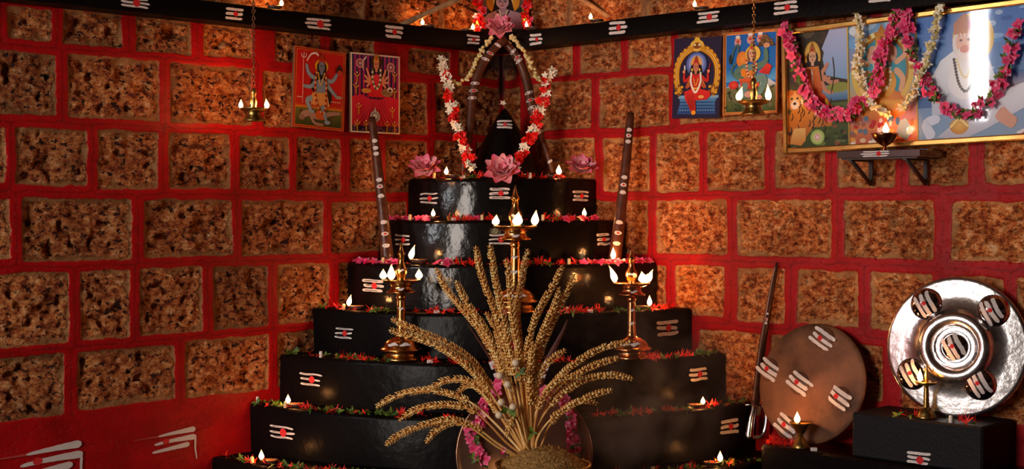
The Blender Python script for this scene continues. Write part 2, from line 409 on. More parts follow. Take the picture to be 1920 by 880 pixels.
BR = [
 ('A', 944, 102, 966, 100, 966, 150, 944, 150), ('A', 985, 95, 1074, 82, 1072, 142, 985, 146), ('A', 1088, 82, 1165, 70, 1163, 134, 1088, 140), ('A', 1178, 67, 1257, 60, 1257, 123, 1178, 132), ('A', 1272, 55, 1374, 43, 1374, 118, 1272, 124),
 ('A', 1392, 42, 1494, 28, 1494, 108, 1392, 114), ('A', 1512, 26, 1630, 10, 1630, 95, 1512, 104), ('A', 1652, 6, 1768, -8, 1768, 85, 1652, 92), ('A', 1786, -10, 1930, -25, 1930, 70, 1786, 82),
 ('B', 944, 165, 975, 164, 975, 250, 944, 252), ('B', 992, 155, 1109, 151, 1107, 241, 992, 246), ('B', 1123, 148, 1257, 138, 1250, 236, 1123, 241), ('B', 1273, 137, 1470, 125, 1470, 224, 1273, 232),
 ('B', 1490, 122, 1640, 115, 1640, 216, 1490, 222), ('B', 1660, 113, 1820, 105, 1820, 208, 1660, 215), ('B', 1840, 104, 1990, 96, 1990, 200, 1840, 207),
 ('C', 944, 264, 985, 263, 985, 360, 944, 361), ('C', 1003, 262, 1113, 258, 1116, 360, 1003, 361), ('C', 1127, 258, 1217, 257, 1218, 359, 1133, 359), ('C', 1230, 250, 1310, 248, 1311, 359, 1231, 361), ('C', 1325, 248, 1432, 246, 1434, 357, 1326, 359),
 ('C', 1453, 245, 1547, 243, 1547, 353, 1453, 355), ('C', 1570, 243, 1680, 240, 1679, 352, 1570, 352), ('C', 1703, 240, 1816, 236, 1815, 346, 1703, 350), ('C', 1846, 235, 1990, 228, 1990, 344, 1846, 346),
 ('D', 1060, 376, 1213, 377, 1215, 478, 1060, 474), ('D', 1230, 375, 1363, 375, 1362, 478, 1230, 475), ('D', 1380, 375, 1558, 375, 1558, 484, 1381, 480), ('D', 1583, 375, 1750, 375, 1750, 485, 1583, 484), ('D', 1783, 378, 1990, 380, 1990, 494, 1783, 490),
 ('E', 1140, 495, 1248, 497, 1248, 588, 1140, 585), ('E', 1265, 497, 1358, 499, 1356, 595, 1268, 590), ('E', 1381, 502, 1471, 504, 1471, 607, 1382, 604), ('E', 1494, 508, 1610, 508, 1608, 614, 1494, 608), ('E', 1632, 510, 1748, 513, 1748, 625, 1631, 618), ('E', 1780, 517, 1880, 522, 1880, 632, 1780, 628), ('E', 1905, 523, 2010, 526, 2010, 640, 1905, 636),
 ('F', 1310, 618, 1425, 624, 1425, 775, 1310, 770), ('F', 1445, 628, 1585, 638, 1585, 790, 1445, 780), ('F', 1607, 645, 1655, 650, 1652, 755, 1607, 750), ('F', 1690, 650, 1830, 655, 1830, 790, 1690, 780), ('F', 1855, 655, 2000, 660, 2000, 800, 1855, 795)]


def fnoise(S, Z, scale, seed):
    r = np.random.RandomState(seed); g = r.rand(256, 256)
    x = S * scale + 37.3; z = Z * scale + 91.7; xi = np.floor(x).astype(int); zi = np.floor(z).astype(int); fx = x - xi; fz = z - zi
    fx = fx * fx * (3 - 2 * fx); fz = fz * fz * (3 - 2 * fz)
    a = g[xi % 256, zi % 256]; b = g[(xi + 1) % 256, zi % 256]; c = g[xi % 256, (zi + 1) % 256]; d = g[(xi + 1) % 256, (zi + 1) % 256]
    return (a * (1 - fx) + b * fx) * (1 - fz) + (c * (1 - fx) + d * fx) * fz - 0.5


def build_wall(side, blocks, name):
    u, n = (uL, nL) if side == 0 else (uR, nR)
    rects = []
    for b in blocks:
        c = [wsz(b[i], b[i + 1], side) for i in (1, 3, 5, 7)]
        ss_ = sorted((c[0][0], c[1][0])); s2 = sorted((c[3][0], c[2][0]))
        rects.append(((ss_[0] + s2[0]) / 2, (ss_[1] + s2[1]) / 2, (c[3][1] + c[2][1]) / 2, (c[0][1] + c[1][1]) / 2, b[0]))
    smax = {}
    for r in rects: smax[r[4]] = max(smax.get(r[4], (0,))[0], r[1]), r[2], r[3]
    rr = random.Random(5 + side)
    for k, (sm, z0, z1) in list(smax.items()):
        s = sm + 0.035
        while s < 2.6:
            wd = rr.uniform(0.16, 0.3); rects.append((s, s + wd, z0, z1, k)); s += wd + 0.035
    # courses above the ledge, unpainted thin joints
    s = 0.02 + side * 0.05; zz = 0.585
    for row in range(3):
        s = 0.01 + rr.uniform(0, 0.1)
        while s < 2.6:
            wd = rr.uniform(0.2, 0.34); rects.append((s, s + wd, zz, zz + 0.2, 'U')); s += wd + 0.012
        zz += 0.212
    ns = 460
    S1 = np.concatenate([np.linspace(0, 2.3, ns), np.linspace(2.6, 6.6, 12)]); Z1 = np.concatenate([np.linspace(FLOOR - 0.01, 0.86, 340), np.linspace(1.0, 1.9, 7)])
    S, Z = np.meshgrid(S1, Z1, indexing='ij')
    wS = S + fnoise(S, Z, 22, 1) * 0.006 + fnoise(S, Z, 70, 2) * 0.003; wZ = Z + fnoise(S, Z, 20, 3) * 0.006 + fnoise(S, Z, 65, 4) * 0.003
    dmax = np.full(S.shape, -1.0); second = np.full(S.shape, -1.0); tint = np.zeros(S.shape)
    for r in rects:
        cx, cz = (r[0] + r[1]) / 2, (r[2] + r[3]) / 2; hx, hz = (r[1] - r[0]) / 2, (r[3] - r[2]) / 2; rad = 0.007
        qx = np.abs(wS - cx) - hx + rad; qz = np.abs(wZ - cz) - hz + rad
        dist = -(np.hypot(np.maximum(qx, 0), np.maximum(qz, 0)) + np.minimum(np.maximum(qx, qz), 0) - rad)
        t = rr.random(); new = dist > dmax
        second = np.where(new, dmax, np.maximum(second, dist)); tint = np.where(new, t, tint); dmax = np.maximum(dmax, dist)
    blk = np.clip(dmax, -0.05, 0.08)
    zr = (wZ - 0.0)
    paint = np.clip((0.545 - Z) / 0.01, 0, 1)
    if side == 0: blk = np.where(Z < -0.566, -0.05, blk)
    groove = np.where((dmax < 0), (dmax - second), 1.0); groove = np.where(second < -0.03, 1.0, groove); groove = np.where(paint < 0.5, 1.0, groove)
    inner = np.clip((blk - 0.004) / 0.02, 0, 1) * np.clip((2.3 - S) * 10, 0, 1)
    rough = fnoise(S, Z, 30, 5) + 0.6 * fnoise(S, Z, 75, 6) + 0.8 * fnoise(S, Z, 14, 7)
    disp = np.where(blk > 0, -0.006, 0) * np.clip(blk / 0.004, 0, 1) + inner * (rough * 0.012 - 0.004)
    holes = np.clip((fnoise(S, Z * 1.5, 34, 8) - 0.22) / 0.1, 0, 1) * inner; disp -= holes * 0.014
    disp += (1 - np.clip(blk / 0.004, 0, 1)) * (fnoise(S, Z, 12, 9) * 0.004 - 0.002)
    disp = np.minimum(disp, 0)
    # dark patch coloured into the walls under the ledge where the two walls meet
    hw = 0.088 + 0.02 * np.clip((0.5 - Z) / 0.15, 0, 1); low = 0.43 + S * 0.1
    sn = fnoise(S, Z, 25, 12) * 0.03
    corner_dark = np.clip((hw + sn - S) / 0.02, 0, 1) * np.clip((Z - low + sn) / 0.03, 0, 1) * (Z < 0.52)
    tip = np.clip((0.02 - S) / 0.012, 0, 1) * np.clip((Z - 0.34) / 0.05, 0, 1) * (Z < 0.52); corner_dark = np.maximum(corner_dark, tip)
    ns_, nz_ = S.shape
    P = S[..., None] * np.array(u) + disp[..., None] * np.array(n) + Z[..., None] * np.array([0, 0, 1])
    P = P.reshape(-1, 3)
    idx = np.arange(ns_ * nz_).reshape(ns_, nz_); q = np.stack([idx[:-1, :-1], idx[1:, :-1], idx[1:, 1:], idx[:-1, 1:]], -1).reshape(-1, 4)
    if side == 0: q = q[:, ::-1]
    # back face so the wall has thickness
    b0 = len(P); back = [u * s_ - n * 0.2 + UP * z_ for s_ in (-0.2, 6.6) for z_ in (FLOOR - 0.01, 1.9)]
    P = np.concatenate([P, np.array([tuple(v) for v in back])])
    me = bpy.data.meshes.new(name); me.from_pydata(P.tolist(), [], q.tolist() + [[b0, b0 + 1, b0 + 3, b0 + 2]]); me.update()
    me.polygons.foreach_set('use_smooth', [True] * len(me.polygons))
    for nm, arr in (('blk', blk), ('paint', paint), ('corner_dark', corner_dark), ('tint', tint), ('groove', groove), ('side', np.full(S.shape, float(side)))):
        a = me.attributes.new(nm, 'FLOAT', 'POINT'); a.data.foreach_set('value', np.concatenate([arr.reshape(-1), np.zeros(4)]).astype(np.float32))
    me.materials.append(M['wall']); o = bpy.data.objects.new(name, me); COL.objects.link(o); o['kind'] = 'structure'
    return o


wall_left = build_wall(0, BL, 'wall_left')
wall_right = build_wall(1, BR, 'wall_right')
earth = simple('dark_earth_floor', (0.055, 0.022, 0.015), 0.7, bump=0.3, bscale=20, var=0.4, vscale=5)
mb = MB(); mb.box((0, -4.6, FLOOR - 0.05), (5, 0, 0), (0, 4.8, 0), (0, 0, 0.05)); tag(mb.build('floor', earth), kind='structure')
mb = MB(); mb.box((0, -4.6, 1.95), (5, 0, 0), (0, 4.8, 0), (0, 0, 0.05)); tag(mb.build('ceiling', simple('thatch_ceiling', (0.12, 0.06, 0.03), 0.9, bump=0.5, bscale=30, var=0.5, vscale=15)), kind='structure')


# ------------------------------------------------------------------ painter for ash marks and printed pictures
class Paint:
    def __init__(s, w=1, h=1, seed=1): s.w = w; s.h = h; s.sh = []; s.r = random.Random(seed)
    def _c(s, c): return lin(c)
    def poly(s, pts, col, col2=None):
        c = s._c(col); c2 = s._c(col2) if col2 else c
        ys = [p[1] for p in pts]; y0, y1 = min(ys), max(ys)
        cs = [tuple(c[k] + (c2[k] - c[k]) * ((p[1] - y0) / (y1 - y0 + 1e-9)) for k in range(4)) for p in pts]
        s.sh.append(([(p[0] * s.w, p[1] * s.h) for p in pts], [tuple(range(len(pts)))], cs))
    def rect(s, x0, y0, x1, y1, col, col2=None): s.poly([(x0, y0), (x1, y0), (x1, y1), (x0, y1)], col, col2)
    def ell(s, cx, cy, rx, ry, col, colc=None, rot=0, n=20, a0=0, a1=2 * PI):
        c = s._c(col); cc = s._c(colc) if colc else c; pts = [(cx * s.w, cy * s.h)]; cs = [cc]
        for i in range(n + 1):
            a = a0 + (a1 - a0) * i / n; x, y = rx * s.w * math.cos(a), ry * s.h * math.sin(a)
            pts.append((cx * s.w + x * math.cos(rot) - y * math.sin(rot), cy * s.h + x * math.sin(rot) + y * math.cos(rot))); cs.append(c)
        s.sh.append((pts, [(0, i, i + 1) for i in range(1, n + 1)], cs))
    def line(s, pts, wd, col, wd2=None, n=None, jag=0.0):
        c = s._c(col); n = n or max(6, 4 * len(pts)); wd2 = wd if wd2 is None else wd2
        path = smooth_path([(p[0] * s.w, p[1] * s.h, 0) for p in pts], n); vs = []
        fr = frames(path) if False else None
        for i, p in enumerate(path):
            a = path[max(i - 1, 0)]; b = path[min(i + 1, n - 1)]; t = (b - a).normalized(); q = Vector((-t.y, t.x, 0))
            f = i / (n - 1); wdt = (wd + (wd2 - wd) * f) * s.w * 0.5
            e = min(f, 1 - f) * (n - 1); wdt *= min(1, 0.45 + 0.55 * e)
            j = 1 + jag * s.r.uniform(-1, 1); vs.append(p + q * wdt * j); j = 1 + jag * s.r.uniform(-1, 1); vs.append(p - q * wdt * j)
        fs = [(2 * i, 2 * i + 1, 2 * i + 3, 2 * i + 2) for i in range(n - 1)]
        s.sh.append(([(v.x, v.y) for v in vs], fs, [c] * len(vs)))
    def mesh(s, fn, eps=0.00005):
        mb = MB(); eps = min(eps, 0.005 / max(1, len(s.sh)))
        for k, (pts, fs, cs) in enumerate(s.sh):
            mb.add([fn(x, y, 0.0004 + k * eps) for x, y in pts], fs, 0, list(cs), False)
        return mb


def ash_mark(parent, fn, w, h, seed, name='ash_mark', tilt=0.0, hollow=False, strokes=3, double=True, loc=(0, 0, 0), dot=(0.55, 0.5), thin=False, dotr=0.12):
    """three finger-drawn ash stripes with a red powder spot; fn maps metres on the surface to a point"""
    P = Paint(w, h, seed); r = P.r; white = (0.74, 0.68, 0.66)
    for i in range(strokes):
        y = (i + 0.5) / strokes; x0 = r.uniform(0.0, 0.10); x1 = r.uniform(0.88, 1.0); dy = r.uniform(-0.05, 0.05)
        wd = h / strokes * (0.62 if not thin else 0.4) / w
        pts = [(x0, y + dy), (0.3, y + r.uniform(-.03, .03)), (0.7, y + r.uniform(-.03, .03)), (x1, y - dy + tilt * 0.1)]
        P.line(pts, wd, white, wd * r.uniform(0.8, 1.1), n=16, jag=0.10)
        if hollow: P.line([(x0 + 0.10, y + dy), (0.5, y), (x1 - 0.2, y - dy)], wd * 0.42, (0.20, 0.17, 0.16), wd * 0.3, n=12, jag=0.3)
    P.ell(dot[0], dot[1], dotr, dotr * w / h * 0.95, (0.62, 0.015, 0.02), n=12)
    mb = P.mesh(fn)
    return mb.build(name, M['marks'], parent, loc if any(loc) else None)


#@@ALTAR
# ------------------------------------------------------------------ the seven-stepped corner altar
TR = [0.440, 0.567, 0.694, 0.828, 0.960, 1.068, 1.200]
TZ = [0.083, -0.051, -0.184, -0.322, -0.454, -0.594, -0.737]
altar = thing('stepped_altar', 'glossy black seven-stepped quarter-round altar filling the corner of the two walls', 'altar', (0, 0, FLOOR))
AL = Vector((0, 0, FLOOR))
tiers = []
ang0 = math.atan2(uL.y, uL.x); ang1 = math.atan2(uR.y, uR.x)
if ang1 < ang0: ang1 += 2 * PI
for k in range(7):
    R = TR[k]; zt = TZ[k]; zb = TZ[k + 1] if k < 6 else FLOOR; mb = MB(); seg = 96
    off = Vector((0, 0, 0)) + (uL + uR).normalized() * 0.003
    prof = [(0.0, zb), (R, zb), (R + 0.0, zt - 0.012), (R - 0.002, zt - 0.004), (R - 0.007, zt), (0.0, zt)]
    # ragged hand-plastered surface
    rr = random.Random(40 + k); ph = [rr.uniform(0, 6) for _ in range(6)]
    vs = []; n = seg + 1
    for j, (r, z) in enumerate(prof):
        for i in range(n):
            a = ang0 + (ang1 - ang0) * i / seg; wob = 0.0025 * math.sin(7 * a + ph[0]) + 0.0015 * math.sin(17 * a + ph[1] + z * 20); dz = 0.0012 * math.sin(11 * a + ph[2]) if j in (3, 4) else 0
            q = max(r + (wob - 0.003 if r > 0.1 else 0), 0); p = Vector((math.cos(a), math.sin(a), 0)) * q + off + UP * (z + dz) - AL; vs.append(p)
    fs = [(j * n + i, j * n + i + 1, (j + 1) * n + i + 1, (j + 1) * n + i) for j in range(5) for i in range(seg)]
    fs.append(tuple(j * n for j in range(5, -1, -1))); fs.append(tuple(j * n + seg for j in range(6)))
    mb.add(vs, fs, 0)
    t = mb.build('tier', M['black'] if k < 3 else M['dull_black'], altar); tiers.append(t)
    es = t.modifiers.new('split', 'EDGE_SPLIT'); es.split_angle = math.radians(50)


def cyl_fn(R, px, py, w, h):
    c = on_cyl(px, py, R); th = math.atan2(c.y, c.x); z0 = c.z
    def fn(x, y, e):
        a = th + (x - w / 2) / R; rr_ = R + e + 0.0005
        return Vector((math.cos(a) * rr_, math.sin(a) * rr_, z0 + y - h / 2)) + (uL + uR).normalized() * 0.003 - AL
    return fn


for k, px, py, wpx, hpx, hol, th in [(0, 804, 372, 36, 24, True, True), (0, 937, 363, 44, 24, True, False), (0, 1089, 368, 32, 22, True, False),
                            (1, 755, 450, 32, 24, True, True), (1, 937, 449, 46, 23, True, True), (1, 1131, 449, 28, 25, True, False),
                            (2, 700, 536, 42, 27, True, False), (3, 645, 625, 36, 24, True, True), (3, 1251, 615, 42, 32, False, False),
                            (4, 583, 712, 42, 28, True, True), (4, 1310, 702, 36, 27, False, False), (5, 529, 811, 48, 27, True, True), (5, 1368, 800, 36, 30, False, False),
                            (4, 1015, 642, 30, 30, False, False)][:13]:
    c = on_cyl(px, py, TR[k]); sc = (c - O).length / F; nrm = Vector((c.x, c.y, 0)).normalized(); fo = abs(nrm.dot((O - c).normalized()))
    ash_mark(tiers[k], cyl_fn(TR[k], px, py, wpx * sc / fo, hpx * sc), wpx * sc / fo, hpx * sc, px, hollow=hol, thin=th)

# black cone crowning the altar
cy = -0.235; cz = TZ[0]; cx = at_y(946, 203, cy).x; ctop = at_y(942, 203, cy).z
cone = thing('altar_cone', 'dark pointed cone crowning the altar, white flower on its tip', 'cone', (cx, cy, cz))
H = ctop - cz; mb = MB(); mb.lathe([(0.0, 0), (0.118, 0.0), (0.113, 0.02), (0.098, H * 0.25), (0.075, H * 0.5), (0.048, H * 0.72), (0.025, H * 0.88), (0.010, H * 0.97), (0.0, H)], seg=40)
cb = mb.build('cone_body', M['black'], cone)
mm = at_y(941, 233, cy - 0.05)
def cone_fn(w, h, x0, z0):
    def fn(x, y, e):
        z = z0 + y - h / 2; t = z / H; prof = [(0, .118), (.07, .113), (.25, .098), (.5, .075), (.72, .048), (.88, .025), (.97, .01), (1, 0)]
        r = 0.02
        for (a, ra), (b, rb) in zip(prof, prof[1:]):
            if a <= t <= b: r = ra + (rb - ra) * (t - a) / (b - a)
        an = -PI / 2 + (x - w / 2 + x0) / max(r, 0.02); return Vector((math.cos(an) * (r + e + 0.001), math.sin(an) * (r + e + 0.001), z))
    return fn
ash_mark(cb, cone_fn(0.06, 0.032, 0, mm.z - cz), 0.058, 0.032, 5)
#@@LEDGE
# ------------------------------------------------------------------ black ledge along both walls, rounded at the corner
def ledge_path(off):
    pts = []; r = 0.30
    for i in range(40): pts.append((0, 2.6 - (2.6 - r) * i / 39))
    P0 = [uL * s + nL * off for _, s in pts]
    a = uL * r + nL * off; b = uR * r + nR * off; c = (uL + uR).normalized() * (off * 1.414 + 0.002)
    mid = [(a * (1 - t) ** 2 + c * 2 * t * (1 - t) + b * t * t) for t in [i / 16 for i in range(1, 16)]]
    P1 = [uR * s + nR * off for _, s in reversed(pts)]
    return P0 + mid + P1
fr_o = ledge_path(0.082); n = len(fr_o); bk = [uL * (2.6 * (1 - i / (n // 2))) + nL * 0.001 if i <= n // 2 else uR * (2.6 * (i / (n // 2) - 1)) + nR * 0.001 for i in range(n)]
def ledge_z(i):
    t = min(max((i / (n - 1) - 0.35) / 0.3, 0), 1); return 0.520 + 0.008 * t, 0.574 + 0.011 * t
vs = []
for i in range(n):
    z0, z1 = ledge_z(i); f = fr_o[i]; b = bk[i]; wob = 0.0015 * math.sin(i * 1.7)
    vs += [b + UP * z0, f + UP * (z0 + wob), f + UP * (z1 - 0.004), f.lerp(b, 0.04) + UP * z1, b + UP * z1]
fs = [(i * 5 + j, i * 5 + (j + 1) % 5, (i + 1) * 5 + (j + 1) % 5, (i + 1) * 5 + j) for i in range(n - 1) for j in range(5)] + [(4, 3, 2, 1, 0), tuple((n - 1) * 5 + j for j in range(5))]
mb = MB(); mb.add(vs, fs, 0, smooth=True)
shelf = mb.build('wall_ledge', M['ledge'])
tag(shelf, 'long narrow black ledge running along both walls above the altar, curving through the corner', 'ledge')
es = shelf.modifiers.new('split', 'EDGE_SPLIT'); es.split_angle = math.radians(40)
for px, py, wpx, hpx in [(253, 5, 48, 20), (440, 26, 32, 24), (598, 45, 50, 22), (738, 60, 36, 25), (1158, 52, 38, 26), (1328, 32, 42, 23), (1474, 9, 42, 26), (1650, -7, 40, 24)]:
    sd = 0 if px < 940 else 1; s0, z0 = wsz(px, py, sd, 0.082); p = wp(sd, s0, 0.082, z0); sc = (p - O).length / F / (0.76 if sd == 0 else 0.78); W_, H_ = wpx * sc, hpx * sc * 0.78
    z0 = min(max(z0, 0.524 + H_ / 2), 0.574 - H_ / 2 + 0.008)
    sg = -1 if sd == 0 else 1
    def fn(x, y, e, sd=sd, s0=s0, z0=z0, W_=W_, H_=H_, sg=sg): return wp(sd, s0 + sg * (x - W_ / 2), 0.0823 + e, z0 + y - H_ / 2)
    ash_mark(shelf, fn, W_, H_, px)
for px, py, wpx, hpx in [(884, 76, 30, 20), (1011, 74, 32, 24)]:
    best = min(range(n), key=lambda i: abs((O + (fr_o[i] - O)).x / (fr_o[i].y + D) - ray(px, py).x / ray(px, py).y))
    p = fr_o[best]; t = (fr_o[best + 1] - fr_o[best - 1]).normalized(); nn = Vector((t.y, -t.x, 0)); nn = nn if nn.dot(O - p) > 0 else -nn; z0 = 0.549
    sc = (p - O).length / F; W_, H_ = wpx * sc, hpx * sc
    seg_i = sorted(range(n), key=lambda i: (fr_o[i] - p).length)[:9]
    def fn(x, y, e, p=p, t=t, nn=nn, W_=W_, H_=H_, z0=z0):
        u = x - W_ / 2; best2 = None
        # follow the curve of the ledge
        tgt = p + t * u; q = min(range(n - 1), key=lambda i: ((fr_o[i] + fr_o[i + 1]) / 2 - tgt).length); a_, b_ = fr_o[q], fr_o[q + 1]; d_ = (b_ - a_)
        f_ = max(0, min(1, (tgt - a_).dot(d_) / d_.length_squared)); c_ = a_ + d_ * f_
        return c_ + nn * (e + 0.0018) + UP * (z0 + y - H_ / 2)
    ash_mark(shelf, fn, W_, H_, px + 3)

# ash marks on the red plinth of the left wall
for cxp, cyp, wpx, hpx in [(328, 826, 62, 36), (96, 862, 84, 48)]:
    s0, z0 = wsz(cxp, cyp, 0, 0); p = wp(0, s0, 0, z0); sc = (p - O).length / F / 0.72
    P = Paint(wpx * sc, hpx * sc * 0.72, cxp); wv = (0.66, 0.60, 0.58)
    P.line([(-0.5, 0.76), (-0.1, 0.78), (0.35, 0.82)], 0.012, (0.45, 0.05, 0.04), 0.05)
    P.line([(0.1, 0.80), (0.5, 0.88), (1.0, 0.95)], 0.04, wv, 0.12, n=18, jag=.06); P.line([(-0.0, 0.40), (0.4, 0.50), (1.02, 0.56)], 0.05, wv, 0.12, n=18, jag=.06); P.line([(-0.05, 0.02), (0.3, 0.10), (0.85, 0.22)], 0.05, wv, 0.11, n=18, jag=.06)
    P.line([(1.0, 0.5), (0.99, 0.0), (1.03, -0.6)], 0.05, wv, 0.03); P.ell(0.28, 0.5, 0.08, 0.14, (0.6, 0.02, 0.02))
    W_, H_ = P.w, P.h
    mb = P.mesh(lambda x, y, e: wp(0, s0 - (x - W_ / 2), e + 0.0008, z0 + y - H_ / 2)); mb.build('ash_mark', M['marks'], wall_left)

# ------------------------------------------------------------------ devotional pictures on the walls
def face(P, x, y, r, skin, hair='#1a0d0a', crown='#d8a020', halo=None, asp=1.0):
    ry = r * P.w / P.h * 1.25
    if halo: P.ell(x, y + ry * 0.3, r * 2.3, r * 2.3 * P.w / P.h, halo, halo)
    P.ell(x, y - ry * 0.2, r * 1.45, ry * 1.5, hair)
    if crown:
        P.poly([(x - r * 1.0, y + ry * 0.5), (x + r * 1.0, y + ry * 0.5), (x + r * 0.75, y + ry * 1.5), (x + r * 0.25, y + ry * 2.3), (x, y + ry * 2.7), (x - r * 0.25, y + ry * 2.3), (x - r * 0.75, y + ry * 1.5)], crown, '#7a3a08')
        P.ell(x, y + ry * 1.2, r * 0.3, ry * 0.4, '#c01818')
    P.rect(x - r * 0.35, y - ry * 1.5, x + r * 0.35, y, skin)
    P.ell(x, y, r * 0.9, ry, skin)
    for sx in (-1, 1):
        P.ell(x + sx * r * 0.38, y + ry * 0.1, r * 0.2, ry * 0.09, '#180a08'); P.line([(x + sx * r * .15, y + ry * .32), (x + sx * r * .6, y + ry * .3)], r * .1, '#180a08')
    P.ell(x, y - ry * 0.48, r * 0.26, ry * 0.1, '#b01818'); P.line([(x, y + ry * .1), (x + r * .04, y - ry * .2)], r * .12, '#6a3020'); P.ell(x, y + ry * 0.45, r * 0.1, ry * 0.13, '#c01010')


def beads(P, pts, r, col, n, col2=None):
    for i, p in enumerate(smooth_path([(a * P.w, b * P.h, 0) for a, b in pts], n)):
        P.ell(p.x / P.w, p.y / P.h, r, r * P.w / P.h, col if (i % 2 or not col2) else col2, n=7)


def flat_on_wall(side, s, z, w, h, off, tilt=0.0, lean=0.0):
    """local frame: origin bottom-centre of the sheet on the wall; returns fn in world coordinates"""
    u = (-uL if side == 0 else uR); n = (nL if side == 0 else nR)
    c, sn = math.cos(tilt), math.sin(tilt)
    U = u * c + UP * sn; V = (UP * c - u * sn) * math.cos(lean) + n * math.sin(lean); Nn = U.cross(V)
    if Nn.dot(n) < 0: Nn = -Nn
    o = wp(side, s, off, z)
    return (lambda x, y, e: o + U * (x - w / 2) + V * (y - h / 2) + Nn * e), U, V, Nn, o


def picture(name, label, side, corners, paint, border=None, bw=0.004, frame=None, fw=0.0, fd=0.012, off=0.012, lean=0.0, glass=False, group=None):
    """corners = pixel TL,TR,BR,BL on the wall plane"""
    q = [wsz(x, y, side, off) for x, y in corners]
    s = sum(a[0] for a in q) / 4; z = sum(a[1] for a in q) / 4
    w_ = (abs(q[1][0] - q[0][0]) + abs(q[2][0] - q[3][0])) / 2; h_ = (abs(q[0][1] - q[3][1]) + abs(q[1][1] - q[2][1])) / 2
    u = -1 if side == 0 else 1
    tilt = (math.atan2(q[1][1] - q[0][1], (q[1][0] - q[0][0]) * u) + math.atan2(q[2][1] - q[3][1], (q[2][0] - q[3][0]) * u)) / 2
    fn, U, V, Nn, o = flat_on_wall(side, s, z, w_, h_, off, tilt, lean)
    t = thing(name, label, 'picture', o, group=group)
    mb = MB(); mb.box(o - Nn * 0.0035, U * (w_ / 2), V * (h_ / 2), Nn * 0.0035); mb.build('backing', M['board'], t, o)
    P = Paint(w_, h_, int(abs(s) * 1000)); paint(P)
    P.mesh(fn).build('print', M['print'], t, o)
    if frame:
        mb = MB()
        for sx, sy in ((-1, 0), (1, 0), (0, -1), (0, 1)):
            if sx: mb.box(o + U * (sx * (w_ / 2 - fw / 2)) + Nn * (fd / 2), U * (fw / 2), V * (h_ / 2), Nn * (fd / 2), bev=fw * 0.2)
            else: mb.box(o + V * (sy * (h_ / 2 - fw / 2)) + Nn * (fd / 2), U * (w_ / 2 - fw * 0.98), V * (fw / 2), Nn * (fd / 2), bev=fw * 0.2)
        mb.build('frame', frame, t, o)
    if glass:
        mb = MB(); mb.add([o + U * (sx * (w_ / 2 - fw)) + V * (sy * (h_ / 2 - fw)) + Nn * 0.0125 for sx, sy in ((-1, -1), (1, -1), (1, 1), (-1, 1))], [(0, 1, 2, 3)], 0, smooth=False); mb.build('glass', M['glass'], t, o)
    return t, fn, (w_, h_), (U, V, Nn, o)


def p_blue_dancer(P):
    P.rect(0, 0, 1, 1, '#c8501c'); P.rect(.02, .015, .98, .985, '#7a1408'); P.rect(.035, .025, .965, .975, '#d0601c'); P.rect(.05, .035, .95, .965, '#c81414', '#c00a10')
    P.rect(.05, .26, .95, .42, '#b82a10', '#c01412'); P.rect(.05, .24, .95, .29, '#d8901c', '#c04010'); P.rect(.05, .035, .95, .25, '#2a3a10', '#6a6a28')
    for i in range(40): P.ell(P.r.uniform(.08, .93), P.r.uniform(.05, .24), .03, .012, P.r.choice(['#1c2a0c', '#44501c', '#5a3018', '#38441a']), rot=P.r.uniform(0, 3), n=8)
    # reclining figure
    P.line([(.15, .14), (.3, .19), (.48, .15), (.72, .2), (.92, .22)], .11, '#a88478', .05); P.ell(.17, .13, .06, .035, '#8a6858'); P.line([(.33, .17), (.42, .07), (.6, .055)], .05, '#a88478', .03); P.line([(.44, .2), (.62, .15)], .16, '#c85a18', .1)
    # hair, body
    P.poly([(.40, .70), (.6, .72), (.72, .5), (.74, .36), (.66, .28), (.6, .4), (.42, .42), (.3, .52), (.34, .64)], '#160c0c')
    P.ell(.52, .79, .13, .085, '#e8b020', '#e0a818')
    P.line([(.50, .62), (.52, .5), (.50, .38)], .22, '#7f94a8', .18)
    for a in ([(.42, .62), (.28, .68), (.22, .8)], [(.42, .6), (.32, .52), (.17, .52)], [(.6, .62), (.74, .62), (.84, .73)], [(.6, .6), (.72, .5), (.84, .42)]): P.line(a, .07, '#86a0b4', .05)
    P.poly([(.36, .45), (.62, .46), (.7, .3), (.66, .26), (.5, .28), (.36, .3), (.3, .36)], '#c8641c', '#e09a3c')
    for i in range(9): P.line([(.37 + i * .034, .44), (.345 + i * .042, .29)], .012, '#f0c070', .02)
    P.line([(.36, .38), (.26, .34), (.34, .22)], .10, '#8aa4b8', .05); P.line([(.56, .3), (.6, .2), (.64, .11)], .09, '#7f9ab0', .05); P.ell(.66, .09, .06, .025, '#8aa4b8'); P.ell(.36, .21, .05, .02, '#8aa4b8')
    face(P, .52, .78, .065, '#6f8699', halo=None, crown='#c01c14')
    beads(P, [(.42, .70), (.4, .5), (.46, .28), (.58, .2), (.62, .4), (.6, .68)], .022, '#a01c10', 34, '#d8a060')
    beads(P, [(.45, .70), (.5, .55), (.57, .7)], .014, '#e8c060', 14)
    P.line([(.155, .9), (.165, .3)], .012, '#d8b0a0'); P.line([(.12, .92), (.125, .88), (.165, .87), (.205, .88), (.21, .93)], .014, '#d8c0b0'); P.line([(.165, .87), (.165, .94)], .014, '#d8c0b0')
    P.line([(.22, .83), (.3, .92), (.4, .94), (.44, .91)], .02, '#e8dcd0', .035)
    P.ell(.86, .76, .06, .06, '#1a1010'); P.ell(.87, .73, .05, .035, '#b83a28'); P.line([(.86, .84), (.88, .8)], .03, '#201010')
    P.ell(.86, .42, .07, .02, '#a89c90')
    for x in (.07, .1, .13, .72, .76, .8, .84, .88): P.ell(x, .375 - (x > .5) * .02, .012, .008, '#e8d8c8', n=6)


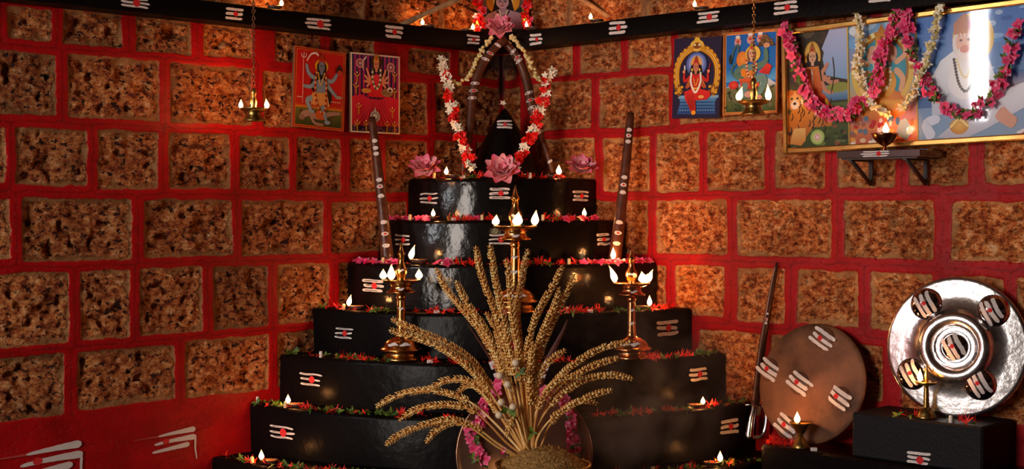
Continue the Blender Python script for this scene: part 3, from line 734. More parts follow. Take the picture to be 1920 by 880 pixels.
def p_red_goddess(P):
    P.rect(0, 0, 1, 1, '#e8d4b8'); P.rect(.03, .02, .97, .98, '#201028'); n = 11
    for i in range(n * 2):
        x = .03 + .94 * i / (n * 2); P.poly([(x, .45), (x + .043, .45), (x + .043, .98), (x, .98)], '#c01850' if i % 2 else '#1c1848', '#a02070' if i % 2 else '#202050')
    P.poly([(.03, .02), (.97, .02), (.97, .45), (.75, .48), (.6, .43), (.4, .43), (.2, .48), (.03, .45)], '#b80c20', '#d8183c')
    for i in range(20): P.line([(.05 + i * .048, .08), (.3 + i * .021, .3), (.32 + i * .019, .44)], .010, '#80081c' if i % 2 else '#f03858', .006)
    P.rect(.03, .02, .97, .09, '#241430')
    for i in range(60): P.ell(P.r.uniform(.05, .95), P.r.uniform(.03, .1), .014, .008, P.r.choice(['#c89028', '#8050a0', '#b82858', '#402060']), n=6)
    for x, y in ((.18, .87), (.8, .85)): P.ell(x, y, .085, .06, '#d88a80'); P.ell(x, y, .055, .04, '#80506a'); P.ell(x, y, .025, .018, '#e8b0a0')
    for x, y in ((.12, .72), (.88, .76), (.1, .58), (.88, .55), (.15, .33), (.83, .3), (.88, .12), (.12, .12), (.3, .12), (.72, .12)):
        P.line([(x, y), (x, y - .1)], .02, '#c88820', .03); P.line([(x - .06, y + .02), (x, y - .015), (x + .06, y + .02)], .016, '#e0a838'); P.ell(x, y + .03, .012, .014, '#ffe8a0', n=7)
    for a in (-1, 1):
        for k, (dx, dy) in enumerate(((.2, .12), (.24, .03), (.25, -.05), (.2, -.12))): P.line([(.5 + a * .06, .70), (.5 + a * dx * .6, .66 + dy * .2), (.5 + a * dx, .7 + dy)], .05, '#e0906a', .035)
    P.poly([(.4, .74), (.6, .74), (.62, .6), (.66, .46), (.34, .46), (.38, .6)], '#d81020', '#e83040')
    P.ell(.3, .53, .1, .03, '#d8943c'); P.ell(.72, .52, .12, .05, '#a88050'); P.ell(.78, .56, .06, .035, '#e8dcc0'); P.ell(.78, .55, .03, .018, '#402010')
    for i in range(6): P.line([(.62 + i * .03, .55), (.63 + i * .03, .49)], .008, '#20100c')
    P.ell(.5, .9, .12, .08, '#301008'); face(P, .5, .865, .06, '#e09068', crown='#e0a830')
    beads(P, [(.42, .80), (.43, .65), (.5, .56), (.57, .65), (.58, .8)], .022, '#e8e4d0', 18, '#407030')
    P.line([(.24, .78), (.22, .88), (.3, .96)], .014, '#d8d4d0', .03)
    P.line([(.74, .82), (.74, .6)], .012, '#d8d4d0')
    P.ell(.47, .21, .10, .072, '#b0b0a8'); P.ell(.47, .21, .075, .054, '#8a8a86'); P.ell(.47, .21, .045, .033, '#c8c8c0'); P.poly([(.44, .275), (.5, .275), (.48, .31), (.47, .34), (.46, .31)], '#b8b8b0')


def p_throned_goddess(P):
    P.rect(0, 0, 1, 1, '#120e3a', '#1a0c38')
    P.poly([(.10, .05), (.92, .05), (.90, .2), (.96, .27), (.13, .27), (.17, .2)], '#14408a', '#4a90c8'); P.rect(.12, .25, .97, .285, '#78b0d8')
    for y in (.08, .12, .16, .2): P.line([(.14, y), (.92, y)], .016, '#0c2a60')
    for i in range(14): P.ell(.17 + i * .054, .10, .014, .012, '#5a98d0', n=6)
    arch = [(.17, .3), (.10, .40), (.07, .55), (.10, .68), (.2, .79), (.36, .86), (.5, .885), (.64, .86), (.8, .79), (.91, .68), (.94, .55), (.91, .40), (.84, .3)]
    P.line(arch, .13, '#a8680c', n=60); P.line(arch, .09, '#f0b828', n=60); P.line(arch, .045, '#b86408', n=60); P.line(arch, .014, '#ffe878', n=60)
    beads(P, [(p[0] + (p[0] - .5) * .11, p[1] + (p[1] - .5) * .1) for p in arch], .02, '#e8a818', 46, '#8a4c08')
    for sx in (-1, 1):
        for k in range(8): P.ell(.5 + sx * (.36 + .07 * math.sin(k * 2.1)), .3 + k * .018, .035, .018, '#e0a820' if k % 2 else '#8a5008', n=8)
    P.ell(.5, .9, .15, .075, '#e8b020', '#fff0a0'); P.ell(.5, .97, .06, .035, '#f0c030'); P.ell(.5, .9, .09, .04, '#8a4808')
    for sx in (-1, 1): P.ell(.5 + sx * .05, .91, .025, .014, '#fff0b0'); P.ell(.5 + sx * .12, .86, .06, .03, '#d89818')
    P.ell(.5, .67, .22, .15, '#3858b0', '#c8d0f8'); P.ell(.5, .68, .16, .11, '#8098e0', '#f0f4ff'); P.ell(.5, .685, .115, .085, '#f0a030', '#ffd880')
    P.poly([(.39, .66), (.61, .66), (.66, .5), (.6, .4), (.4, .4), (.34, .5)], '#1a0a10')
    for sx in (-1, 1): P.line([(.5 + sx * .1, .53), (.5 + sx * .24, .46), (.5 + sx * .25, .56)], .06, '#c81810', .045); P.line([(.5 + sx * .1, .5), (.5 + sx * .2, .38), (.5 + sx * .12, .42)], .055, '#c86030', .045); P.ell(.5 + sx * .26, .58, .03, .022, '#e89060')
    P.line([(.26, .6), (.25, .66)], .03, '#e8e8f0'); P.line([(.77, .6), (.8, .68)], .02, '#a01010')
    P.poly([(.4, .55), (.6, .55), (.62, .4), (.6, .33), (.4, .33), (.38, .42)], '#c01010', '#d82018')
    P.poly([(.26, .33), (.4, .36), (.62, .36), (.8, .33), (.82, .28), (.74, .23), (.5, .22), (.52, .1), (.48, .07), (.42, .07), (.36, .15), (.28, .24)], '#a80808', '#e02418')
    P.line([(.3, .3), (.42, .25), (.66, .25)], .06, '#d82018', .03); P.ell(.47, .07, .05, .028, '#f0a020'); P.ell(.62, .265, .06, .02, '#f0b060')
    for i in range(6): P.line([(.32 + i * .03, .31), (.38 + i * .018, .12)], .008, '#800404')
    P.line([(.45, .5), (.5, .4), (.55, .5)], .016, '#f0c030'); P.line([(.42, .37), (.58, .37)], .03, '#f0c030')
    beads(P, [(.40, .56), (.40, .44), (.5, .32), (.6, .44), (.60, .56)], .021, '#f4f0e0', 34)
    face(P, .5, .63, .062, '#d88868', crown='#d83018')
    for k in (-1, 1): P.ell(.5 + k * .08, .6, .018, .018, '#ffd850')


def p_flying_guardian(P):
    P.rect(0, 0, 1, 1, '#b04810'); P.rect(.015, .012, .985, .988, '#f09838'); P.rect(.045, .035, .955, .965, '#0c78d0', '#0c64c0'); P.rect(.045, .4, .955, .55, '#58a8e0', '#0c78d0')
    P.poly([(.045, .33), (.2, .42), (.32, .36), (.5, .4), (.66, .37), (.8, .43), (.955, .36), (.955, .3), (.045, .3)], '#8898a8', '#e8ecf0')
    P.rect(.045, .035, .955, .33, '#385018', '#787850')
    for i in range(70): P.ell(P.r.uniform(.06, .94), P.r.uniform(.05, .32), P.r.uniform(.02, .05), P.r.uniform(.01, .022), P.r.choice(['#304818', '#5a6a28', '#80705a', '#2a3416', '#98885c']), n=8, rot=P.r.uniform(0, 3))
    for x, y in ((.27, .9), (.5, .92), (.68, .92)): P.ell(x, y - .03, .065, .05, '#d0a0a8'); P.ell(x, y, .05, .04, '#e09078'); P.ell(x, y + .035, .045, .02, '#f0e8e0'); P.ell(x, y - .02, .03, .014, '#c04030')
    P.poly([(.62, .80), (.72, .93), (.78, .95), (.96, .8)], '#4a2c14', '#8a6230')
    for i in range(24): P.ell(P.r.uniform(.68, .9), P.r.uniform(.81, .88), .014, .01, P.r.choice(['#28180c', '#b08848', '#6a4820']), n=6)
    P.line([(.16, .66), (.2, .78), (.28, .84), (.26, .65), (.16, .55), (.22, .46), (.36, .43)], .03, '#486868', .04, n=40); P.ell(.14, .67, .035, .06, '#182828')
    P.ell(.36, .66, .11, .10, '#e07820', '#f0a040'); P.ell(.55, .72, .14, .1, '#f0c038', '#f8e080')
    P.line([(.6, .56), (.78, .62), (.78, .78)], .11, '#5a8070', .07); P.ell(.8, .81, .06, .03, '#d8a080'); P.line([(.44, .58), (.26, .52), (.28, .45), (.42, .5)], .10, '#5a8070', .08)
    P.line([(.5, .6), (.5, .5), (.48, .4)], .26, '#68908a', .2); P.line([(.38, .55), (.4, .48), (.6, .5)], .1, '#e88818', .08)
    P.poly([(.3, .43), (.7, .45), (.66, .33), (.5, .30), (.34, .33)], '#c81c18', '#e06828'); P.ell(.2, .36, .09, .05, '#c82018', '#f05030'); P.poly([(.62, .5), (.84, .46), (.9, .56), (.82, .6), (.66, .5)], '#b81810', '#e83820')
    P.line([(.42, .38), (.4, .28), (.42, .2)], .12, '#68908a', .08); P.line([(.6, .42), (.76, .42), (.72, .3), (.64, .22)], .13, '#68908a', .07); P.ell(.5, .24, .1, .04, '#e0a898'); P.ell(.66, .2, .07, .03, '#d09a80')
    P.ell(.52, .72, .08, .07, '#c88858'); face(P, .53, .72, .06, '#e8b898', hair='#8a5838', crown='#e8b030')
    beads(P, [(.44, .64), (.46, .5), (.54, .44), (.62, .54), (.6, .64)], .02, '#e8d0a0', 22, '#b03020')


def p_triptych(P):
    """three prints side by side under one glass"""
    x1, x2 = .275, .545
    # left: goddess in orange seated on a tiger
    P.rect(0, 0, x1, 1, '#3c4a20', '#38281a'); P.poly([(0, .55), (x1, .5), (x1, 1), (0, 1)], '#3a2c20', '#2c2218')
    P.poly([(.18, .6), (x1, .55), (x1, .98), (.2, .97), (.16, .8)], '#8ab0d8', '#c8c8e8')
    for i in range(26): P.ell(P.r.uniform(.01, .17), P.r.uniform(.55, .98), P.r.uniform(.01, .03), P.r.uniform(.03, .08), P.r.choice(['#2a1e14', '#4a3624', '#5a4a2c', '#3a3018']), n=8, rot=P.r.uniform(0, 3))
    P.rect(.14, .40, x1, .52, '#4070a0', '#a0c0d8'); P.ell(.23, .5, .05, .04, '#9a9a40'); P.rect(0, 0, x1, .38, '#28380c', '#5a6a2c')
    for i in range(60): P.ell(P.r.uniform(.01, x1 - .01), P.r.uniform(.03, .35), P.r.uniform(.005, .016), P.r.uniform(.008, .02), P.r.choice(['#1c2a08', '#486018', '#707a38', '#385010', '#8a5030']), n=7)
    P.ell(.14, .12, .03, .06, '#a0c050', '#f8e8c0'); P.ell(.14, .12, .010, .025, '#f07080', '#ffffff')
    P.poly([(.02, .30), (.05, .42), (.10, .42), (.17, .36), (.21, .28), (.2, .2), (.12, .2), (.09, .12), (.02, .1)], '#b85c10', '#e89830'); P.ell(.045, .42, .032, .085, '#e08820', '#f8d090')
    P.ell(.03, .49, .01, .025, '#c86c14'); P.ell(.063, .49, .01, .025, '#c86c14'); P.ell(.045, .39, .018, .035, '#f8ece0'); P.ell(.045, .40, .007, .012, '#401808')
    for k in (-1, 1): P.ell(.045 + k * .012, .44, .005, .01, '#181008', n=7)
    for i in range(22):
        x = P.r.uniform(.02, .18); y = P.r.uniform(.14, .36); P.line([(x, y), (x + .008, y + .03), (x + .004, y + .06)], .005, '#1c0c04', .003)
    P.poly([(.02, .08), (.04, .2), (.09, .2), (.09, .1), (.07, .06)], '#d88020', '#f0c070')
    for (a, b) in (((.10, .60), (.075, .72)), ((.10, .58), (.06, .60)), ((.15, .62), (.2, .58)), ((.15, .64), (.19, .70)), ((.15, .56), (.21, .46)), ((.10, .56), (.08, .46)), ((.16, .6), (.235, .55))): P.line([((a[0]) + .01, a[1]), ((a[0] + b[0]) / 2, (a[1] + b[1]) / 2 - .03), b], .018, '#d89070', .012)
    P.ell(.125, .76, .035, .12, '#e8a828', '#fff0a0'); P.poly([(.095, .72), (.155, .72), (.165, .56), (.085, .56)], '#1c100c')
    P.poly([(.10, .68), (.15, .68), (.165, .5), (.16, .44), (.095, .44), (.09, .52)], '#c85018', '#e88030'); P.poly([(.09, .46), (.17, .46), (.215, .33), (.21, .24), (.18, .22), (.15, .3), (.1, .34), (.08, .4)], '#b01818', '#e0501c'); P.line([(.12, .66), (.125, .45)], .008, '#f8e8d8')
    face(P, .125, .755, .017, '#f0b890', crown='#d89020'); P.line([(.045, .72), (.055, .8), (.06, .88)], .006, '#e8e8f0', .003); P.line([(.21, .74), (.215, .6), (.2, .45)], .004, '#4a2c10')
    P.line([(.18, .42), (.19, .22)], .012, '#d8b020'); P.line([(.2, .42), (.185, .25)], .004, '#402808')
    # middle: seated golden figure under an arch
    P.rect(x1, 0, x2, 1, '#c8603c', '#6aa8d8'); P.rect(x1, .35, x2, .6, '#d8a060', '#8ac0c0')
    for i in range(20): P.ell(P.r.uniform(x1 + .02, x2 - .02), P.r.uniform(.8, .98), .03, .04, P.r.choice(['#a8c8e8', '#7ab0e0', '#e8ecf4']), n=10)
    P.ell(.41, .6, .125, .30, '#e8c058', '#e8d080'); P.ell(.41, .6, .105, .26, '#a87018'); P.ell(.41, .6, .095, .24, '#2890a8', '#60b8c8')
    for i in range(26): a = PI * i / 25; P.ell(.41 + .115 * math.cos(a), .6 + .28 * math.sin(a), .009, .02, '#fff0b0' if i % 2 else '#c07c18', n=7)
    P.ell(.41, .34, .085, .12, '#d87820', '#f0a040'); P.ell(.41, .50, .055, .12, '#e8a030', '#f8d070'); P.line([(.36, .6), (.33, .52), (.35, .42)], .024, '#e8b088', .018); P.line([(.46, .6), (.49, .52), (.48, .42)], .024, '#e8b088', .018)
    P.line([(.36, .64), (.32, .7), (.32, .78)], .02, '#e8b088', .015); P.line([(.46, .64), (.5, .7), (.5, .78)], .02, '#e8b088', .015)
    P.ell(.375, .72, .025, .07, '#e0a890'); P.ell(.445, .72, .025, .07, '#e0a890'); P.ell(.41, .74, .028, .08, '#f0bca0'); P.line([(.41, .7), (.412, .6), (.395, .52), (.405, .48)], .022, '#e8b098', .012); P.poly([(.385, .79), (.435, .79), (.43, .88), (.41, .95), (.39, .88)], '#e0a020', '#b06008'); P.ell(.41, .84, .007, .02, '#c01020')
    for k in (-1, 1): P.ell(.41 + k * .012, .75, .005, .01, '#201008', n=7)
    beads(P, [(.38, .64), (.38, .5), (.41, .44), (.44, .5), (.44, .64)], .006, '#f8f4e0', 16)
    P.poly([(.33, .36), (.49, .36), (.50, .26), (.44, .2), (.37, .2), (.32, .26)], '#c85010', '#f0b040')
    P.rect(x1, 0, x2, .2, '#b83818', '#d88858')
    for i in range(50): P.ell(P.r.uniform(x1 + .01, x2 - .01), P.r.uniform(.03, .24), P.r.uniform(.006, .014), P.r.uniform(.012, .028), P.r.choice(['#e8c8a0', '#c01818', '#e8a030', '#5a7890', '#f0e0d0', '#a86040', '#d86018']), n=8)
    P.poly([(.46, .1), (.475, .2), (.5, .22), (.53, .12), (.5, .05)], '#5a80a0', '#a8b8c0'); P.ell(.468, .2, .008, .03, '#406898')
    # right: white-furred bearded hero
    P.rect(x2, 0, 1, 1, '#88a8c0', '#3c78c8'); P.rect(x2, .3, 1, .5, '#d8b8a0', '#3a70b0')
    for i in range(34): P.ell(P.r.uniform(x2 + .01, .99), P.r.uniform(.5, .97), P.r.uniform(.01, .03), P.r.uniform(.012, .03), P.r.choice(['#5a98d8', '#88b8e8', '#a8c8e8', '#2c68b0']), n=8)
    P.poly([(x2, .5), (.57, .58), (.60, .52), (.62, .5), (.62, .45), (x2, .45)], '#b87850', '#d8a880'); P.rect(x2, .28, .75, .46, '#3868a0', '#4880b8')
    for i in range(9): P.ell(.56 + i * .02, .36 + .04 * math.sin(i * 2), .005, .01, '#e87088', n=7)
    P.ell(.755, .76, .075, .19, '#e8b838', '#f8e080')
    P.poly([(.60, .22), (.60, .5), (.635, .62), (.68, .68), (.76, .68), (.81, .6), (.83, .48), (.84, .3), (.78, .24)], '#c0c8d8', '#f0f0f4'); P.ell(.72, .48, .06, .16, '#e8e4e8', '#fafafa')
    P.ell(.725, .73, .045, .13, '#e8e0dc', '#f8f4f0'); P.ell(.725, .74, .032, .085, '#e8b8a0'); P.ell(.725, .66, .028, .05, '#f0e8e4'); P.ell(.725, .69, .018, .03, '#d88878')
    P.poly([(.685, .8), (.765, .8), (.765, .88), (.745, .92), (.725, .95), (.705, .92), (.685, .88)], '#c88860', '#b06a48'); P.ell(.745, .86, .010, .028, '#c01018')
    for k in (-1, 1): P.ell(.725 + k * .014, .755, .006, .009, '#281410', n=7); P.line([(.725 + k * .005, .785), (.725 + k * .024, .79)], .004, '#c09080')
    for k in (-.01, 0, .01): P.line([(.725 + k, .77), (.725 + k * 1.6, .81)], .003, '#f8f0e8')
    beads(P, [(.685, .62), (.70, .45), (.725, .38), (.75, .45), (.765, .62)], .006, '#3c2c28', 24); beads(P, [(.695, .62), (.71, .52), (.725, .48), (.74, .52), (.755, .62)], .005, '#e8d8a0', 16)
    P.poly([(.62, .06), (.7, .18), (.85, .36), (.98, .44), (1, .3), (.9, .2), (.8, .1), (.7, .02)], '#b8bccc', '#ecebf2'); P.line([(.83, .3), (.78, .38), (.74, .36)], .04, '#e0b098', .03); P.ell(.7, .13, .035, .06, '#c88820', '#e8b850')
    beads(P, [(.67, .13), (.7, .18), (.73, .13)], .005, '#f8e090', 10)
    P.line([(.6, .05), (.58, .16), (.63, .2)], .04, '#d8dcea', .03); P.line([(.84, .22), (.87, .16), (.9, .12)], .05, '#d8a088', .04); P.poly([(.9, .06), (.97, .12), (1, .09), (.93, .02)], '#e8e4e0'); P.poly([(.78, .02), (.92, .05), (.99, .14), (1, .02)], '#a02028', '#b03838')
    P.ell(.985, .88, .02, .05, '#e8c0a0'); P.ell(.985, .84, .028, .04, '#d89080')
    for x in (x1, x2): P.rect(x - .003, 0, x + .003, 1, '#b88828', '#e8c060')
    P.rect(0, 0, 1, .012, '#c89838'); P.rect(0, .985, 1, 1, '#d8a848')


def p_blue_ascetic(P):
    P.rect(0, 0, 1, 1, '#182820', '#203038')
    for i in range(50): P.ell(P.r.uniform(0, 1), P.r.uniform(0, 1), .05, .04, P.r.choice(['#182a1c', '#2c4030', '#101c18', '#3a2818']), n=8)
    P.ell(.5, .70, .34, .34, '#d88810', '#f8d060'); P.ell(.5, .70, .2, .24, '#f8d070', '#fff0c0')
    P.poly([(.36, .85), (.42, .98), (.5, 1.0), (.58, .98), (.64, .85), (.72, .5), (.78, .35), (.22, .35), (.3, .5)], '#201210')
    P.poly([(.2, .4), (.4, .5), (.6, .5), (.85, .42), (.98, .2), (.95, .05), (.05, .05), (.05, .2)], '#785060', '#b890a0'); P.rect(.43, .45, .57, .6, '#a88090'); P.ell(.49, .67, .13, .14, '#c8a0a8')
    for k in (-1, 1): P.ell(.49 + k * .055, .68, .035, .012, '#302028'); P.line([(.49 + k * .02, .715), (.49 + k * .09, .72)], .014, '#281818')
    P.ell(.49, .59, .045, .014, '#b04048'); P.line([(.49, .68), (.495, .63)], .02, '#8a6070'); P.ell(.49, .76, .015, .022, '#d02018')
    P.ell(.49, .84, .13, .05, '#2a1814'); P.ell(.49, .92, .08, .06, '#301c16')
    for w_ in (.2, .27): P.line([(.5 - w_ / 2, .48), (.5, .48 - w_ * .7), (.5 + w_ / 2, .48)], .035, '#3c2018')
    P.line([(.42, .5), (.5, .28), (.6, .5)], .03, '#d8c8a8'); P.line([(.85, .98), (.85, .9), (.9, .86), (.95, .9), (.95, .98)], .025, '#c8d0d8'); P.line([(.9, .98), (.9, .7)], .02, '#c8d0d8')
    P.line([(.85, .35), (.93, .3)], .03, '#402820')


picture('deity_picture', 'unframed print of a blue-skinned dancing figure on bright red ground, leftmost picture', 0, [(551, 85), (648, 100), (645, 247), (549, 237)], p_blue_dancer)
picture('deity_picture', 'pale-bordered print of a many-armed goddess in pink and red before striped curtain', 0, [(657, 97), (752, 107), (747, 252), (657, 248)], p_red_goddess)
picture('deity_picture', 'dark blue print of a red-robed goddess seated under a golden arch', 1, [(1267, 73), (1351, 68), (1351, 222), (1258, 222)], p_throned_goddess)
picture('deity_picture', 'orange-edged print of a flying tailed figure on blue sky behind hanging lamp', 1, [(1358, 61), (1459, 54), (1460, 211), (1356, 218)], p_flying_guardian, frame=simple('orange_frame', (0.62, 0.22, 0.05), 0.4, var=0.3), fw=0.006, fd=0.006)
# the wide triptych: its bottom rests on the wall, the whole frame leans forward a little
trip, trip_fn, (TW, TH), (TU, TV, TN, TO) = picture('triptych_picture', 'wide gilt-framed picture of three deities side by side, hung with flower garlands', 1, [(1469, 57), (1960, -8), (1960, 261), (1473, 289)], p_triptych, frame=M['gilt'], fw=0.016, fd=0.016, off=0.02, glass=True)
# small picture leaning in the corner on the ledge
pc = at_y(943, 30, -0.13); pf = lambda x, y, e: Vector((pc.x + x - 0.085, pc.y - e + 0.03 * (y / 0.16), 0.588 + y * 0.80))
sp = thing('deity_picture', 'small picture of a long-haired meditating figure with golden halo on the corner ledge', 'picture', (pc.x, pc.y, 0.584))
P = Paint(0.17, 0.19, 3); p_blue_ascetic(P); P.mesh(pf).build('print', M['print'], sp, (pc.x, pc.y, 0.584))
mb = MB(); mb.box(pf(0.085, 0.095, -0.004), (0.088, 0, 0), (0, 0.015, 0.098), (0, 0.004, -0.0006)); mb.build('backing', M['board'], sp, (pc.x, pc.y, 0.584))
# ------------------------------------------------------------------ flames and lamps
def flame_mesh(h, w, bend):
    mb = MB(); n = 12; vs = []
    prof = [(0, 0.25), (.08, .62), (.2, .92), (.32, 1.0), (.45, .9), (.6, .66), (.75, .4), (.88, .18), (1, 0.02)]
    for z, r in prof:
        for k in range(n):
            q = 2 * PI * k / n; vs.append((math.cos(q) * r * w / 2 + bend * h * z * z, math.sin(q) * r * w / 2, z * h))
    fs = [(i * n + k, i * n + (k + 1) % n, (i + 1) * n + (k + 1) % n, (i + 1) * n + k) for i in range(len(prof) - 1) for k in range(n)] + [tuple(range(n - 1, -1, -1)), tuple(range(len(vs) - n, len(vs)))]
    mb.add(vs, fs); return mb


def add_flame(parent, pos, h=0.03, w=0.012, bend=0.0, watt=None, wick_dir=(0, 0, 1)):
    f = flame_mesh(h, w, bend).build('flame', M['flame'], parent); f.location = Vector(pos)
    mb = MB(); p = Vector(pos); wd = Vector(wick_dir); mb.tube([p - wd * 0.014 - Vector((0, 0, 0.004)), p - wd * 0.006, p + Vector((0, 0, 0.004))], 0.0016, 6); mb.build('wick', M['wick'], parent)
    l = bpy.data.lights.new('flame_light', 'POINT'); l.energy = FLAME_W * (watt if watt is not None else 1.0); l.color = (1.0, 0.36, 0.09); l.shadow_soft_size = 0.008
    o = bpy.data.objects.new('flame_light', l); COL.objects.link(o); o.parent = parent; o.location = Vector(pos) + Vector((bend * h * 0.4, 0, h * 0.5))
    return f


ORD = ['top', 'second', 'third', 'fourth', 'fifth', 'sixth', 'lowest']
def tier_pos(px, k, inset):
    R = TR[k] - inset; d = ray(px, 440); a = d.x ** 2 + d.y ** 2; b = O.y * d.y; c = D * D - R * R; t = (-b - math.sqrt(b * b - a * c)) / a
    return Vector((d.x * t, O.y + d.y * t, TZ[k]))


def diya(pos, face_ang, label, h=0.024, w=0.012, bend=0.0, watt=1.0, r=0.021):
    """shallow clay saucer lamp; the flame burns at the pinched lip"""
    t = thing('clay_lamp', label, 'lamp', pos, (0, 0, 0)); mb = MB(); n = 24; vs = []
    prof = [(0.0, 0.0), (0.55, 0.0), (0.8, 0.3), (1.0, 0.9), (0.95, 1.0), (0.86, 0.85), (0.6, 0.45), (0.0, 0.35)]
    hh = r * 0.62
    for rr_, z in prof:
        for k in range(n):
            a = 2 * PI * k / n; dd = math.cos(a - face_ang); sp_ = 1 + 0.55 * max(dd, 0) ** 8 * rr_; vs.append((math.cos(a) * rr_ * r * sp_, math.sin(a) * rr_ * r * sp_, z * hh))
    fs = [(i * n + k, i * n + (k + 1) % n, (i + 1) * n + (k + 1) % n, (i + 1) * n + k) for i in range(len(prof) - 1) for k in range(n)]
    mb.add(vs, fs); mb.build('saucer', M['clay'], t)
    mb = MB(); mb.lathe([(0, hh * 0.72), (r * 0.84, hh * 0.72)], seg=20); mb.build('oil', M['oil'], t)
    dv = Vector((math.cos(face_ang), math.sin(face_ang), 0)); add_flame(t, dv * r * 1.25 + Vector((0, 0, hh * 1.0)), h, w, bend, watt, wick_dir=dv)
    return t


def place_diya(px, k, fa, label, **kw):
    inset = kw.pop('inset', 0.035); return diya(tier_pos(px, k, inset), fa, label, **kw)


place_diya(852, 0, PI * 1.05, 'small clay lamp on the top step, left of the middle lotus', h=0.026, w=0.014, bend=.05, watt=0.6)
place_diya(944, 0, -PI / 2, 'small clay lamp burning directly behind the middle lotus', h=0.022, w=0.013, watt=0.5, inset=0.15)
place_diya(1033, 0, 0.2, 'clay lamp with broad flame on the top step beside the right lotus', h=0.032, w=0.018, watt=1.0)
place_diya(813, 1, -PI / 2, 'small clay lamp on the second step under the left end of the top tier', h=0.024, w=0.013, watt=0.6)
place_diya(1080, 1, 0.0, 'small clay lamp on the second step, far right of its front', h=0.026, w=0.014, watt=0.7)
place_diya(789, 2, PI, 'clay lamp with tall leaning flame beside the left leaning club', h=0.044, w=0.018, bend=.28, watt=1.6, r=0.024)
place_diya(1134, 2, 0.0, 'clay lamp with tall flame at the foot of the right leaning club', h=0.038, w=0.016, watt=1.3)
place_diya(670, 3, PI, 'clay lamp with leaning flame at the left end of the fourth step', h=0.034, w=0.015, bend=.22, watt=1.3)
place_diya(1202, 3, 0.0, 'clay lamp on the fourth step just behind the right brass lamp', h=0.032, w=0.015, watt=1.2)
place_diya(556, 5, PI, 'clay lamp at the left end of the sixth step', h=0.026, w=0.015, watt=1.2)
place_diya(1302, 5, 0.0, 'clay lamp at the right end of the sixth step', h=0.022, w=0.013, watt=0.8)
place_diya(506, 6, PI, 'clay lamp at the left end of the lowest step', h=0.028, w=0.015, watt=1.0)
place_diya(1334, 6, 0.0, 'clay lamp at the right end of the lowest step', h=0.030, w=0.015, watt=1.2)
for px, py, sd, fa, lab, wt in [(805, 38, 0, PI, 'small clay lamp on the ledge at the foot of the left slanting pole', .5), (873, 54, 0, 0.3, 'clay lamp on the ledge just left of the corner picture', .7), (1001, 48, 1, PI, 'clay lamp on the ledge just right of the corner picture', .7),
                           (1122, 34, 1, PI, 'small clay lamp on the ledge at the foot of the right slanting pole', .5), (512, 8, 0, 0.0, 'clay lamp on the ledge above the left pictures', .9), (1318, 2, 1, PI, 'clay lamp on the ledge above the throned goddess picture', .5)]:
    zz = 0.574 + (0.011 if sd else 0.001); p = at_z(px, py + 4, zz); s_ = p.dot(uL if sd == 0 else uR); s_ = wsz(px, py, sd, 0.05)[0]
    diya(wp(sd, max(s_, 0.12), 0.052, zz), fa, lab, h=0.022, w=0.012, watt=wt, r=0.019)

# ---- standing brass lamps
LAMP = dict(base=[(0, 0), (.057, 0), (.060, .003), (.055, .008), (.048, .014), (.047, .022), (.050, .026), (.062, .028), (.064, .031), (.060, .034), (.054, .037), (.051, .044), (.045, .054), (.033, .062), (.020, .067), (.016, .070), (0, .070)],
            stem=[(.016, .068), (.017, .073), (.0145, .078)] + [x for i in range(12) for x in ((.0155 - i * .0003, .080 + i * .008), (.0138 - i * .0003, .084 + i * .008))] + [(.0125, .178), (.0145, .182), (.0125, .186), (.0115, .196), (0, .196)],
            cap=[(0, .194), (.012, .194), (.040, .196), (.043, .1975), (.041, .2), (.033, .204), (.029, .211), (.030, .218), (.034, .222), (.012, .223), (0, .223)],
            plate=[(0, .221), (.034, .221), (.046, .225), (.057, .231), (.059, .234), (.056, .2345), (.050, .230), (.030, .228), (0, .228)],
            finial=[(0, .227), (.012, .228), (.014, .232), (.011, .237), (.015, .246), (.0185, .256), (.0175, .266), (.012, .276), (.0085, .286), (.0085, .302), (.0115, .306), (.0115, .311), (.008, .315), (.0065, .322), (.0035, .332), (.0012, .342), (0, .345)])


